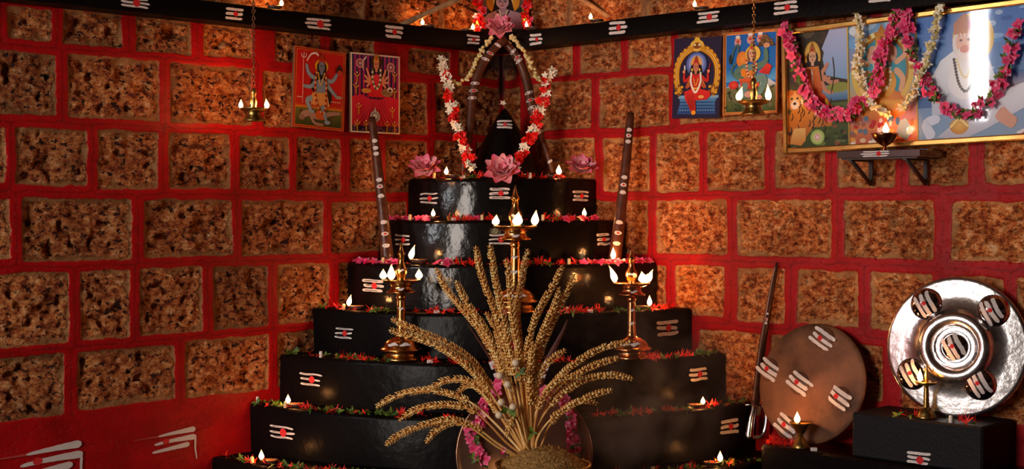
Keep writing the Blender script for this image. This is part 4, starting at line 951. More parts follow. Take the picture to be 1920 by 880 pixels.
def brass_lamp(pos, sx, sz, label, flames, mat, name='oil_lamp'):
    t = thing(name, label, 'oil lamp', pos)
    for pn in ('base', 'stem', 'cap', 'plate', 'finial'):
        mb = MB(); mb.lathe([(r * sx, z * sz) for r, z in LAMP[pn]], seg=36); o = mb.build({'base': 'base', 'stem': 'stem', 'cap': 'drip_ring', 'plate': 'oil_plate', 'finial': 'finial'}[pn], mat, t)
    mb = MB(); mb.lathe([(0.012, .2325 * sz), (.050 * sx, .2325 * sz)], seg=24); mb.build('oil', M['oil'], t)
    for a, h, w_, b, wt in flames:
        h *= 1.12; w_ *= 1.25
        dv = Vector((math.cos(a), math.sin(a), 0)); add_flame(t, dv * .052 * sx + Vector((0, 0, .236 * sz)), h, w_, b, wt, wick_dir=dv)
    # ash and red powder dabbed on the metal
    rr_ = random.Random(int(pos[0] * 100))
    for zc, rc, hw_, n_ in ((.110, .0155, .010, 1), (.048, .0485, .012, 2), (.208, .0325, .010, 1), (.262, .0182, .008, 1), (.15, .0138, .008, 1)):
        for q in range(n_):
            mb = MB()
            a0 = -PI / 2 + (q - (n_ - 1) / 2) * .7 + rr_.uniform(-.2, .2); vs = []
            n2 = 8
            for i in range(n2 + 1):
                a = a0 + (i / n2 - .5) * (0.7 if rc > .03 else 1.3); wv = math.sin(PI * (i / n2) * .9 + .15) * hw_ * rr_.uniform(.6, 1)
                for sgn in (-1, 1):
                    z = zc + sgn * wv * .5 + .002 * math.sin(a * 9); prof = LAMP['base'] if zc < .07 else None
                    r_ = rc
                    if prof:
                        for (ra, za), (rb, zb) in zip(prof[9:], prof[10:]):
                            if za <= z <= zb: r_ = ra + (rb - ra) * (z - za) / (zb - za)
                    vs.append(Vector((math.cos(a) * (r_ + .0012) * sx, math.sin(a) * (r_ + .0012) * sx, z * sz)))
            mb.add(vs, [(2 * i, 2 * i + 1, 2 * i + 3, 2 * i + 2) for i in range(n2)], 0, (0.72, 0.66, 0.64, 1)); mb.build('ash_dab', M['marks'], t)
    return t


def y_at(px, k, frac): return None
p = tier_pos(966, 3, 0.07); brass_lamp(p, 1.12, 1.10, 'tall brass oil lamp in the middle, behind the golden spikes, with three flames', [(PI, .028, .018, .1, 2.2), (-PI / 2 + .1, .036, .024, .1, 2.5), (0, .040, .018, .1, 2.2)], M['brass'])
p = tier_pos(752, 4, 0.068); brass_lamp(p, 1.0, 1.0, 'brass oil lamp on the left of the altar, three flames round its plate', [(PI, .026, .017, 0, 2.0), (-PI / 2 - .5, .040, .018, 0, 2.2), (0.1, .026, .017, 0, 2.0)], M['brass'])
p = tier_pos(1184, 4, 0.068); rl = brass_lamp(p, 0.97, 0.95, 'brass oil lamp on the right of the altar, flames blown outwards', [(PI * 1.05, .044, .016, .35, 2.2), (-PI / 2 + .7, .030, .024, -.2, 2.4), (-PI / 2 + .9, .024, .018, .2, .5), (0.0, .034, .015, .35, 2.0)], M['copper'])
for ch in rl.children:
    if ch.name.startswith('flame') and ch.type == 'MESH' and ch.location.x < -0.03: ch.scale.x = -1
# ---- small standing lamps on the right
BOXZ = -0.558
def small_lamp(pos, label, s=1.0):
    t = thing('oil_lamp', label, 'oil lamp', pos)
    for nm, pr in (('base', [(0, 0), (.026, 0), (.027, .004), (.024, .007), (.023, .012), (.018, .020), (.012, .027), (0.008, .03), (0, .03)]), ('stem', [(.009, .028), (.0075, .045), (.0065, .075), (.0055, .086), (0, .086)]),
                   ('oil_plate', [(0, .084), (.010, .085), (.024, .089), (.029, .095), (.027, .096), (.02, .093), (0, .091)]), ('finial', [(0, .09), (.006, .092), (.005, .10), (.0065, .112), (.004, .125), (.002, .136), (0, .145)])):
        mb = MB(); mb.lathe([(r * s, z * s) for r, z in pr], seg=28); mb.build(nm, M['old_brass'], t)
    add_flame(t, Vector((-.020, -.012, .097)) * s, .034, .014, 0, 1.8, wick_dir=(-.8, -.5, 0))
    return t
b_o = .165
small_lamp(wp(1, wsz(1737, 700, 1, .15)[0], .15, BOXZ), 'small brass lamp on the black box in front of the silver shield')


def goblet(pos):
    t = thing('oil_lamp', 'goblet-shaped brass lamp in front of the brown shield', 'oil lamp', pos)
    mb = MB(); mb.lathe([(0, 0), (.025, 0), (.026, .004), (.020, .012), (.012, .026), (.0055, .036), (0, .036)], seg=28); mb.build('foot', M['old_brass'], t)
    mb = MB(); mb.lathe([(0, .035), (.006, .036), (.012, .044), (.022, .058), (.030, .070), (.031, .072), (.029, .0715), (.018, .058), (0, .05)], seg=28); mb.build('bowl', M['old_brass'], t)
    mb = MB(); mb.lathe([(0, .068), (.027, .068)], seg=20); mb.build('oil', M['oil'], t)
    add_flame(t, Vector((-.012, -.012, .072)), .032, .017, 0, 2.0, wick_dir=(-.7, -.7, 0)); return t


# ---- hanging lamps on chains
def hanging_lamp(px, plate_y, top_y, off, side, label, s, chain_mat, mat, flames):
    s_, z_ = wsz(px, plate_y, side, off); pos = wp(side, s_, off, z_)
    t = thing('hanging_lamp', label, 'hanging lamp', pos)
    mb = MB(); mb.lathe([(0, -.034 * s), (.030 * s, -.034 * s), (.034 * s, -.033 * s), (.034 * s, -.030 * s), (.025 * s, -.020 * s), (.021 * s, -.010 * s), (.024 * s, -.004 * s), (0, -.004 * s)], seg=32); mb.build('base', mat, t)
    mb = MB(); mb.lathe([(0, -.005 * s), (.024 * s, -.005 * s), (.036 * s, -.002 * s), (.044 * s, .005 * s), (.0435 * s, .0065 * s), (.034 * s, .002 * s), (0, 0)], seg=32); mb.build('oil_plate', mat, t)
    mb = MB(); mb.lathe([(0, 0), (.011 * s, 0), (.012 * s, .006 * s), (.008 * s, .012 * s), (.0105 * s, .024 * s), (.008 * s, .036 * s), (.006 * s, .044 * s), (.0095 * s, .050 * s), (.0085 * s, .058 * s), (.005 * s, .066 * s), (0, .070 * s)], seg=20); mb.build('finial', mat, t)
    mb = MB(); z = .066 * s; ztop = 1.9 - pos.z; i = 0; r = .0058
    while z < ztop:
        ring = []; d1 = Vector((1, 0, 0)) if i % 2 else Vector((0, 1, 0))
        for k in range(9): a = 2 * PI * k / 8; ring.append(d1 * math.cos(a) * r * .7 + UP * (math.sin(a) * r * 1.2 + z + r))
        mb.tube(ring, .0014, 5, cap=False); z += r * 1.75; i += 1
    mb.build('chain', chain_mat, t)
    for a, h, w_, b in flames: dv = Vector((math.cos(a), math.sin(a), 0)); add_flame(t, dv * .040 * s + Vector((0, 0, .006 * s)), h, w_, b, 2.0, wick_dir=dv)
    return t
hanging_lamp(476, 207, 160, 0.16, 0, 'hanging lamp on a thin dark chain at the left, with two flames', .93, simple('dark_chain', (.14, .06, .03), .5, metal=.8), M['old_brass'], [(PI, .026, .013, .05), (0, .028, .014, -.1)])
hanging_lamp(1413, 193, 140, 0.17, 1, 'hanging lamp on a gold chain in front of the blue-sky print', 1.05, M['brass'], M['old_brass'], [(PI, .040, .020, .25), (0, .046, .018, -.05)])

# ------------------------------------------------------------------ shelf below the triptych with a bowl lamp
q1 = wsz(1580, 290, 1, 0.02); q2 = wsz(1740, 290, 1, 0.02); sA = wsz(1580, 290, 1, 0.10)[0]; sB = wsz(1737, 285, 1, 0.10)[0]; sz_ = wsz(1650, 281, 1, 0.13)[1]
c = wp(1, (sA + sB) / 2, 0.068, sz_ - 0.0105)
sh = thing('wall_shelf', 'short dark polished shelf below the triptych, carrying a bowl lamp', 'shelf', c)
mb = MB(); mb.box(c, uR * ((sB - sA) / 2), nR * 0.064, UP * 0.0105, bev=0.002); bd = mb.build('board', M['shelfglass'], sh, c)
mb = MB(); mb.box(c - UP * 0.012, uR * ((sB - sA) / 2 * 0.9), nR * 0.060, UP * 0.002); mb.build('support_plate', M['bracket'], sh, c)
for bx_ in (0.30, -0.36):
    mb = MB(); b0 = c + uR * (bx_ * (sB - sA)) - UP * 0.014
    mb.box(b0 - nR * 0.060 - UP * 0.035, uR * 0.006, nR * 0.004, UP * 0.035); mb.box(b0 - UP * 0.002, uR * 0.006, nR * 0.055, UP * 0.002)
    mb.tube([b0 + nR * 0.045 - UP * 0.003, b0 - UP * 0.03, b0 - nR * 0.058 - UP * 0.066], 0.006, 8); mb.build('bracket', M['bracket'], sh, c)
mk = wsz(1641, 287, 1, 0.132)
ash_mark(bd, lambda x, y, e: wp(1, mk[0] - 0.045 + x, 0.1325 + e, sz_ - 0.0195 + y) - c, 0.09, 0.018, 77, strokes=3, dot=(.62, .5), dotr=.08)
bpos = wp(1, wsz(1659, 270, 1, 0.09)[0], 0.09, sz_)
bl = thing('bowl_lamp', 'brass bowl lamp burning on the shelf below the triptych', 'oil lamp', bpos)
mb = MB(); mb.lathe([(0, 0), (.012, 0), (.012, .003), (.005, .006), (.005, .011), (.016, .017), (.030, .030), (.036, .042), (.037, .046), (.035, .045), (.028, .032), (0, .02)], seg=32); mb.build('bowl', M['copper'], bl)
mb = MB(); mb.lathe([(0, .040), (.033, .040)], seg=24); mb.build('oil', M['oil'], bl)
add_flame(bl, (0.0, -.010, .044), .032, .018, 0, 2.0)

# ------------------------------------------------------------------ black bench and box along the right wall
BEN = -0.678
bc = wp(1, 1.72, 0.1, (BEN + FLOOR) / 2); mb = MB(); mb.box(bc, uR * 0.50, nR * 0.099, UP * ((BEN - FLOOR) / 2), bev=0.006)
tag(mb.build('low_bench', M['black'], None, bc), 'low black bench along the right wall under the brown shield', 'bench')
xb = wp(1, 1.69, 0.096, (BOXZ + BEN) / 2 + .0005); bt = thing('offering_box', 'black block with an ash mark on its front, carrying the silver shield', 'box', xb)
mb = MB(); mb.box(xb, uR * 0.185, nR * 0.092, UP * ((BOXZ - BEN) / 2 - .0006), bev=0.005); bb = mb.build('block', simple('matt_black_paint', (0.007, 0.007, 0.009), 0.65, spec=.2, bump=0.25, bscale=120), bt, xb)
bx0 = xb.dot(uR); mk2 = wsz(1722, 869, 1, 0.19)
#front continues below the bench line, so the mark sits near its lower edge
ash_mark(bb, lambda x, y, e: wp(1, mk2[0] - 0.034 + x, 0.1885 + e, BEN + 0.003 + y) - xb, 0.068, 0.036, 31, strokes=3, dot=(.55, .35), dotr=.16)

# ------------------------------------------------------------------ shields
def disc_frame(px, py, off_bottom, rad, zbase, lean, turn, side=1):
    n = (nR * math.cos(turn) + uR * math.sin(turn)) ; n.normalize(); nn = n * math.cos(lean) + UP * math.sin(lean); U = UP.cross(n).normalized(); V = nn.cross(U)
    if V.z < 0: V = -V
    if U.x < 0: U = -U
    # centre: on the ray through px,py at the height that rests the rim on zbase
    zc = zbase + rad * V.z; d = ray(px, py); t = zc / d.z; c = O + d * t
    return c, U, V, nn
def disc_local(px, py, c, U, V, nn):
    p = on_plane(px, py, nn, c); return (p - c).dot(U), (p - c).dot(V)
def disc_map(c, U, V, nn): return lambda x, y, e: c + U * x + V * y + nn * e

RB = 0.171
ss1 = wsz(1520, 800, 1, 0.075)[0]; lean = math.radians(14)
U = uR.copy(); V = (UP * math.cos(lean) - nR * math.sin(lean)); nn = (nR * math.cos(lean) + UP * math.sin(lean)); c = wp(1, ss1, 0.072, 0) ; c.z = BEN + RB * math.cos(lean) + 0.003
SHB = (c, U, V, nn)
bs = thing('round_shield', 'large brown round shield with dark bosses and ash marks leaning on the right wall', 'shield', c)
mb = MB(); mb.lathe([(0, -.004), (RB, -.006), (RB + .002, -.002), (RB, .003), (RB - .012, .004), (RB * .6, .012), (RB * .3, .016), (0, .017)], c, nn, 72); body = mb.build('disc', M['hide'], bs, c)
darkboss = simple('dark_boss_hide', (0.15, 0.065, 0.035), 0.45, var=.5, vscale=20, spec=.3)
for i, (px, py) in enumerate(((1546, 638), (1446, 695), (1505, 721), (1577, 747), (1478, 800))):
    x, y = disc_local(px, py, *SHB); rr_ = math.hypot(x, y); e0 = .017 - .013 * (rr_ / RB) ** 1.2; q = c + U * x + V * y + nn * (e0 - .003)
    mb = MB(); mb.lathe([(.036, .001), (.033, .004), (.026, .009), (.016, .012), (.006, .0135), (0, .014)], q, nn, 28); bo = mb.build('boss', darkboss, bs, c)
    def fn(xx, yy, e, x=x, y=y, e0=e0):
        a = -.48; dx, dy = xx - .045, yy - .026; X, Y = x + dx * math.cos(a) - dy * math.sin(a), y + dx * math.sin(a) + dy * math.cos(a); r2 = math.hypot(X - x, Y - y)
        k_ = max(0, 1 - (r2 / .036) ** 2); return U * X + V * Y + nn * (e0 - .003 + max(.014 * (k_ ** .75), .0035 + .002 * (r2 < .05)) + e + .0010)
    ash_mark(bo, fn, .090, .052, 90 + i, dot=(.45, .5), dotr=.09)

RS = 0.182; lean = math.radians(6); turn = math.radians(12)
nH = (nR * math.cos(turn) + uR * math.sin(turn)).normalized(); U = Vector((-nH.y, nH.x, 0)); U = U if U.x > 0 else -U
nn = nH * math.cos(lean) + UP * math.sin(lean); V = UP * math.cos(lean) - nH * math.sin(lean)
s2 = wsz(1790, 770, 1, 0.085)[0]; c = wp(1, s2, 0.078, BOXZ + RS * math.cos(lean) + 0.003); SHS = (c, U, V, nn)
st = thing('round_shield', 'large polished silver round shield with raised ring and bosses on the black box', 'shield', c)
mb = MB(); mb.lathe([(0, -.003), (RS, -.005), (RS + .002, -.001), (RS, .003), (RS - .008, .004), (RS * .75, .007), (.100, .010), (.0985, .012)], c, nn, 96); mb.build('disc', M['silver'], st, c)
mb = MB(); mb.lathe([(.0985, .009), (.097, .016), (.090, .026), (.078, .033), (.066, .030), (.056, .020), (.052, .013), (.050, .0125), (.042, .0125)], c, nn, 72); mb.build('raised_ring', M['silver'], st, c)
mirr = simple('mirror_boss', (0.52, 0.46, 0.46), 0.08, metal=1.0, bump=.05, bscale=40)
for i, (px, py) in enumerate(((1739, 571), (1863, 584), (1782, 641), (1713, 701), (1839, 720))):
    x, y = disc_local(px, py, *SHS)
    if i == 2: x, y = 0, 0
    q = c + U * x + V * y + nn * .006; h0 = .006 if i == 2 else 0
    mb = MB(); mb.lathe([(.043, 0 + h0), (.041, .003 + h0), (.039, .006 + h0), (.033, .014 + h0), (.022, .021 + h0), (.010, .0245 + h0), (0, .0255 + h0)], q, nn, 40); bo = mb.build('boss', mirr, st, c)
    def fn(xx, yy, e, x=x, y=y, h0=h0):
        a = 1.05; dx, dy = xx - .036, yy - .025; X, Y = x - dx * math.cos(a) + dy * math.sin(a), y + dx * math.sin(a) + dy * math.cos(a); r2 = math.hypot(X - x, Y - y)
        k_ = max(0, 1 - (r2 / .043) ** 2); return U * X + V * Y + nn * (.006 + h0 + .0258 * (k_ ** .72) + e + .0008)
    ash_mark(bo, fn, .072, .050, 130 + i, dot=(.52, .5), dotr=.08)
gp = at_z(1502, 850, BEN); gs = gp.dot(uR); goblet(wp(1, wsz(1502, 845, 1, 0.165)[0], 0.168, BEN))

# ------------------------------------------------------------------ sword standing on its hilt, right of the altar
tip = wallpt(1457, 492, 1, 0.012); hz = TZ[6]; hp = wallpt(1416, 760, 1, 0.045); ax = (tip - hp).normalized()
sw = thing('sword', 'long thin dark sword standing hilt-down between altar and brown shield', 'sword', hp)
side_v = ax.cross(nR).normalized(); pth = smooth_path([hp, hp.lerp(tip, .35) - side_v * .006, hp.lerp(tip, .7) - side_v * .004, tip], 24)
mb = MB(); mb.tube(pth, lambda t: .0105 * (1 - t) ** .35 + .0018 + (.001 * t), 8, flat=.35); bl_ = mb.build('blade', M['dark_metal'], sw, hp)
for t_, l_ in ((.60, .012), (.575, .010), (.64, .008)):
    mb = MB(); q = hp.lerp(tip, t_) - side_v * .004; mb.box(q + nR * .0045, side_v * .0045, ax * l_ * .35, nR * .0006, col=(.72, .66, .64, 1)); mb.build('ash_dab', M['marks'], bl_, hp)
mb = MB(); q = hp.lerp(tip, .60) - side_v * .004; mb.box(q + nR * .0055, side_v * .002, ax * .003, nR * .0006, col=(.62, .02, .02, 1)); mb.build('powder_spot', M['marks'], bl_, hp)
sd_ = Vector((1, 0, 0))
mb = MB(); mb.tube([hp - sd_ * .030, hp - sd_ * .012 + UP * .001, hp + sd_ * .012, hp + sd_ * .034 - UP * .004], .0032, 8); mb.build('guard', M['steel'], sw, hp)
g2 = hp + Vector((-.022, -.02, -.098)); mb = MB(); mb.tube(smooth_path([hp + Vector((-.002, -.004, 0)), hp + Vector((-.014, -.012, -.045)), g2], 12), lambda t: .008 + .006 * t, 12); mb.build('grip', M['steel'], sw, hp)
mb = MB(); mb.tube(smooth_path([hp + Vector((.022, -.002, -.003)), hp + Vector((.030, -.010, -.03)), hp + Vector((.018, -.018, -.085)), g2 + Vector((0, 0, .004))], 16), .003, 8, flat=2.2); mb.build('knuckle_bow', M['steel'], sw, hp)

# ------------------------------------------------------------------ wooden clubs leaning on the walls
def club(side, pb, pt, k, r0, r1, label, marks):
    b = tier_pos(pb[0], k, 0.045); b.z = TZ[k] + 0.001; t_ = wallpt(pt[0], pt[1], side, r1 + .026)
    t = thing('wooden_club', label, 'club', b); pts = smooth_path([b, b.lerp(t_, .5) + Vector((.002, 0, 0)), t_], 20)
    mb = MB(); mb.tube(pts, lambda q: (r0 + (r1 - r0) * q ** .8) * (1 if q < .97 else .85), 18); o = mb.build('shaft', M['club'], t, b)
    for m, (f, red) in enumerate(marks):
        mb = MB()
        i = int(f * 19); p_ = pts[i].lerp(pts[min(i + 1, 19)], f * 19 - i); r = (r0 + (r1 - r0) * f ** .8) + .0008; ax_ = (t_ - b).normalized(); fwd = (O - p_); fwd = (fwd - ax_ * fwd.dot(ax_)).normalized(); sd2 = ax_.cross(fwd)
        for (wa, hh_, col, ex) in ((.62, .0065, (.74, .68, .66, 1), 0), (.22, .0032, (.62, .02, .02, 1), .0006))[:2 if red else 1]:
            vs = [p_ + fwd * (r + ex)]
            for q in range(14):
                a = 2 * PI * q / 13; an = math.cos(a) * wa * (1 + .12 * math.sin(3 * a + m)); vs.append(p_ + fwd * ((r + ex) * math.cos(an)) + sd2 * ((r + ex) * math.sin(an)) + ax_ * (math.sin(a) * hh_))
            mb.add(vs, [(0, q, q + 1) for q in range(1, 14)], 0, col)
        mb.build('ash_dab', M['marks'], o, b)
    return t
club(0, (727, 488), (697, 220), 2, .0215, .0125, 'dark wooden club with ash spots leaning on the left wall', [(.03, 0), (.11, 0), (.19, 1), (.27, 0), (.45, 0), (.515, 1), (.56, 0), (.74, 0), (.78, 0), (.83, 0)][1:])
club(1, (1152, 488), (1183, 212), 2, .0215, .0125, 'dark wooden club with ash spots leaning on the right wall', [(.12, 0), (.19, 1), (.26, 0), (.46, 0), (.51, 1), (.56, 0), (.80, 0), (.84, 1), (.88, 0)])

# ------------------------------------------------------------------ two curved sticks propped in front of the corner
def curved_stick(pxs, ys, label, rf, marks):
    raw = [at_y(px, py, y) for (px, py), y in zip(pxs, ys)]; pts = smooth_path(raw, 40); b = pts[-1]
    t = thing('curved_stick', label, 'stick', b); mb = MB(); mb.tube(pts, rf, 14); o = mb.build('shaft', M['club'], t, b)
    for f, red in marks:
        mb = MB(); i = int(f * 39); p_ = pts[i]; ax_ = (pts[min(i + 1, 39)] - pts[i - 1]).normalized(); r = rf(f) + .0008; fwd = (O - p_); fwd = (fwd - ax_ * fwd.dot(ax_)).normalized(); sd2 = ax_.cross(fwd)
        for (wa, hh_, col, ex) in ((1.0, .005, (.74, .68, .66, 1), 0), (.4, .004, (.62, .02, .02, 1), .0006))[:2 if red else 1]:
            vs = [p_ + fwd * (r + ex)]
            for q in range(14): a = 2 * PI * q / 13; an = math.cos(a) * wa; vs.append(p_ + fwd * ((r + ex) * math.cos(an)) + sd2 * ((r + ex) * math.sin(an)) + ax_ * (math.sin(a) * hh_ + an * .003))
            mb.add(vs, [(0, q, q + 1) for q in range(1, 14)], 0, col)
        mb.build('ash_dab', M['marks'], o, b)
curved_stick([(949, 72), (930, 88), (910, 112), (893, 148), (885, 187), (882, 225), (877, 262), (868, 325)], [-.252, -.255, -.26, -.265, -.27, -.28, -.29, -.30], 'curved brown stick arching left of the cone', lambda t: .0115 + .005 * math.sin(PI * min(t * 1.1, 1)), [(.10, 0), (.16, 1), (.22, 0), (.40, 0), (.45, 1), (.50, 0)])
curved_stick([(938, 72), (957, 90), (974, 116), (987, 150), (994, 187), (1001, 215), (1017, 262), (1030, 300), (1036, 325)], [-.220, -.222, -.228, -.238, -.25, -.26, -.28, -.295, -.30], 'curved brown stick arching right of the cone, thinner at its foot', lambda t: (.0125 + .004 * math.sin(PI * t)) if t < .74 else .0098, [(.13, 0), (.18, 1), (.23, 0), (.46, 0), (.51, 1), (.56, 0), (.68, 0), (.72, 0), (.93, 0)])
# slanting poles above the ledge
def pole(a, b, ya, yb, r, label):
    p0, p1 = at_y(a[0], a[1], ya), at_y(b[0], b[1], yb); p1 = p0 + (p1 - p0) * 1.9
    mb = MB(); mb.tube(smooth_path([p0, p0.lerp(p1, .5) + Vector((0, 0, .004)), p1], 16), lambda t: r * (1 + .1 * math.sin(t * 20)), 10); tag(mb.build('slanting_pole', M['pole'], None, p0), label, 'pole')
pole((752, 47), (872, -4), -.335, -.30, .009, 'pale split pole slanting up from the ledge, left of the corner picture')
pole((1150, 37), (1082, -4), -.325, -.30, .009, 'pale split pole slanting up from the ledge, right of the corner picture')
# ------------------------------------------------------------------ blossoms (one mesh of each kind, copied)
PK, PK2, PKL = lin('#e01860'), lin('#f06898'), lin('#f8b8c8')
RD, RD2 = lin('#e00c0c'), lin('#f82414')
WH, WH2 = lin('#f0e4c4'), lin('#fffaec')


def mesh_of(mb, name, mats):
    o = mb.build(name, mats); me = o.data; bpy.data.objects.remove(o); return me


def star(r, n, c0, c1, wide, curl, tube=0.0, seed=0, cup=.2):
    mb = MB(); q = random.Random(seed)
    for i in range(n):
        a = 2 * PI * i / n + q.uniform(-.15, .15); mb.petal((0, 0, 0), (math.cos(a), math.sin(a), .25 + q.uniform(-.1, .2)), (0, 0, 1), r * q.uniform(.85, 1.1), r * wide, curl + q.uniform(-.15, .1), cup, 4, 0, c0, c1)
    if tube: mb.tube([(0, 0, -tube), (0, 0, 0)], r * .12, 5, col=c0)
    return mb


JAS = [mesh_of(star(.0105, 5, WH, WH2, .62, -.1, .008, i), 'jasmine_blossom', M['petal']) for i in range(3)]
mb = MB(); mb.ball((0, 0, 0), .0048, 7, 6, sc=(1, 1, 1.35), col=lin('#e0d090')); mb.petal((0, 0, .004), (0, .3, 1), (0, 1, 0), .006, .006, .3, .3, 3, 0, lin('#e0d8a8'), lin('#f0e8c8')); JBUD = mesh_of(mb, 'jasmine_bud', M['petal'])
def rosette(r, c0, c1, seed, n=9):
    mb = MB(); q = random.Random(seed)
    for i in range(n):
        a = i * 2.4; e = .15 + 1.1 * i / n; mb.petal((0, 0, 0), (math.cos(a) * math.cos(e), math.sin(a) * math.cos(e), math.sin(e)), (0, 0, 1), r * (1 - .35 * i / n), r * .95, -.25, .25, 4, 0, c0, c1 if i % 2 else c0)
    return mb
REDR = [mesh_of(rosette(.0125, RD, RD2, i), 'red_blossom', M['petal']) for i in range(3)]
PINK = [mesh_of(star(.0165, 5, PK, PK2, .95, -.15, .006, i + 9, .1), 'pink_blossom', M['petal']) for i in range(3)] + [mesh_of(rosette(.0155, PK, PKL, 5, 7), 'pink_blossom', M['petal'])]
IXO = [mesh_of(star(.0115, 4, RD2, lin('#f83018'), .42, .1, .012, i + 20), 'red_flower', M['petal']) for i in range(2)]
def spray(seed):
    mb = MB(); q = random.Random(seed)
    for i in range(7):
        a = q.uniform(0, 6.28); mb.petal((0, 0, 0), (math.cos(a), math.sin(a), q.uniform(.1, 1.2)), (0, 0, 1), q.uniform(.010, .024), .0032, q.uniform(-.3, .5), .1, 4, 0, RD, lin('#f02a14'))
    return mb
IXO += [mesh_of(spray(i), 'red_flower', M['petal']) for i in range(3)]
def leafm(seed):
    mb = MB(); q = random.Random(seed); g = [lin(x) for x in ('#3c5c14', '#5c7c20', '#2c4410', '#7c8c34')]
    for i in range(4):
        a = q.uniform(0, 6.28); c_ = q.choice(g); mb.petal((0, 0, 0), (math.cos(a), math.sin(a), q.uniform(0, .5)), (0, 0, 1), q.uniform(.010, .020), q.uniform(.005, .009), q.uniform(-.4, .1), .2, 4, 0, c_, q.choice(g))
    return mb
LEAF = [mesh_of(leafm(i + 30), 'leaf_sprig', M['petal']) for i in range(4)]


def inst(name, me, loc, rot, scale=1.0, parent=None):
    o = bpy.data.objects.new(name, me); COL.objects.link(o); o.location = loc; o.rotation_mode = 'QUATERNION'; o.rotation_quaternion = rot; o.scale = (scale,) * 3
    if parent is not None: o.parent = parent
    return o


def rq(): return Quaternion((rnd.uniform(-1, 1), rnd.uniform(-1, 1), rnd.uniform(-1, 1), rnd.uniform(-1, 1))).normalized()


def garland(label, path, n, pick, spread=.008, name='flower_garland', group=None, face=Vector((0, -1, 0)), off=0.006, thread=True, scale=1.0, loc=None, leafy=0):
    pts = smooth_path(path, n); b = Vector(loc) if loc else pts[0]; t = thing(name, label, 'garland', b, group=group)
    if thread: mb = MB(); mb.tube(smooth_path(path, 60), .0012, 5); mb.build('thread', M['thread'], t, b)
    for i, p in enumerate(pts):
        nm, me = pick(i, i / (n - 1)); ds = Vector((rnd.uniform(-1, 1), rnd.uniform(-.5, .5), rnd.uniform(-1, 1))) * spread
        d = (face + Vector((rnd.uniform(-1, 1), rnd.uniform(-.6, .6), rnd.uniform(-1, 1))) * .8).normalized()
        inst(nm, me, p - b + ds + face * off, rot_to(d, rnd.uniform(0, 6.28)), scale * rnd.uniform(.85, 1.15), t)
    return t


def gy(pxs, y0, y1=None): y1 = y0 if y1 is None else y1; return [at_y(x, y, y0 + (y1 - y0) * i / max(1, len(pxs) - 1)) for i, (x, y) in enumerate(pxs)]
def band(i, f, per=.16):
    return ('red_blossom', rnd.choice(REDR)) if (f / per) % 1 > .52 else ('jasmine_blossom', rnd.choice(JAS))
garland('thick white and red garland hanging left of the cone', gy([(828, 112), (836, 140), (842, 168), (848, 205), (855, 235), (865, 262), (874, 285), (886, 316)], -.30, -.34), 84, lambda i, f: ('jasmine_blossom', rnd.choice(JAS)) if f < .2 and rnd.random() < .8 else band(i, f, .19), .0125, scale=1.22)
garland('thick white and red garland hanging right of the cone', gy([(1038, 128), (1026, 150), (1022, 178), (1012, 208), (1002, 235), (992, 262), (980, 284), (966, 310)], -.30, -.35), 80, lambda i, f: ('jasmine_blossom', rnd.choice(JAS)) if f < .16 and rnd.random() < .8 else band(i, f, .19), .0125, scale=1.22)
garland('thin string of cream jasmine buds sagging left from the corner lotus', gy([(924, 70), (905, 92), (892, 118), (880, 142), (866, 154), (848, 153), (838, 146)], -.245, -.295), 42, lambda i, f: ('jasmine_bud', JBUD), .006, scale=1.3)
garland('thin string of cream jasmine buds falling right from the corner lotus', gy([(957, 68), (973, 84), (985, 102), (996, 122), (1006, 146), (1020, 156)], -.245, -.295), 36, lambda i, f: ('jasmine_bud', JBUD), .006, scale=1.3)


# ------------------------------------------------------------------ lotus flowers
def lotus(pos, d, r, label, seed):
    t = thing('lotus_flower', label, 'lotus', pos, rot_to(d, seed)); q = random.Random(seed)
    inn, tip_ = lin('#f8d8cc'), lin('#f45c8c')
    rings = [(8, .15, 1.0, .74), (7, .5, .95, .72), (6, .85, .82, .66), (5, 1.2, .62, .55)]
    for k, (n_, e, L_, W_) in enumerate(rings):
        for i in range(n_):
            a = 2 * PI * (i + .5 * (k % 2)) / n_ + q.uniform(-.12, .12); ee = e + q.uniform(-.12, .12); mb = MB()
            mb.petal((0, 0, 0), (math.cos(a) * math.cos(ee), math.sin(a) * math.cos(ee), math.sin(ee)), (0, 0, 1), r * L_, r * W_, .18 if k < 2 else -.05, .45, 7, 0, inn, tip_ if q.random() < .7 else lin('#f898a8')); mb.build('petal', M['petal'], t)
    mb = MB(); mb.ball((0, 0, r * .12), r * .17, 10, 6, sc=(1, 1, .6), col=lin('#d8283c')); mb.build('flower_centre', M['petal'], t); return t


def lotus_at(px, py, y, rpx, d, label, seed): p = at_y(px, py, y); return lotus(p, d, rpx * (p - O).length / F, label, seed)
lotus_at(797, 320, -.40, 34, (-.05, -.6, .8), 'pink lotus at the left end of the top step', 1)
lotus_at(941, 324, -.452, 38, (.02, -.75, .55), 'pink lotus in the middle of the top step, drooping over its edge', 2)
lotus_at(1090, 320, -.40, 33, (.1, -.6, .8), 'pink lotus at the right end of the top step', 3)
lotus_at(937, 54, -.245, 29, (0, -.8, .5), 'salmon pink lotus on the corner ledge in front of the small picture', 4)
inst_o = inst('jasmine_flower', JAS[0], at_y(943, 194, -.252), rot_to((.2, -1, .5)), 1.1); tag(inst_o, 'single white star flower on the tip of the black cone', 'flower')

# garland around the small corner picture
for sgn, lab in ((-1, 'left'), (1, 'right')):
    pth = [at_y(943 + sgn * x, y, -.17) for x, y in ((44, -14), (47, 5), (40, 22), (47, 36), (40, 50), (52, 58))]
    garland('red flower garland with green buds down the %s edge of the small corner picture' % lab, pth, 34, lambda i, f: ('red_blossom', REDR[i % 3]) if i % 4 else (('pink_blossom', PINK[1]) if i % 8 else ('leaf', LEAF[1])), .010)

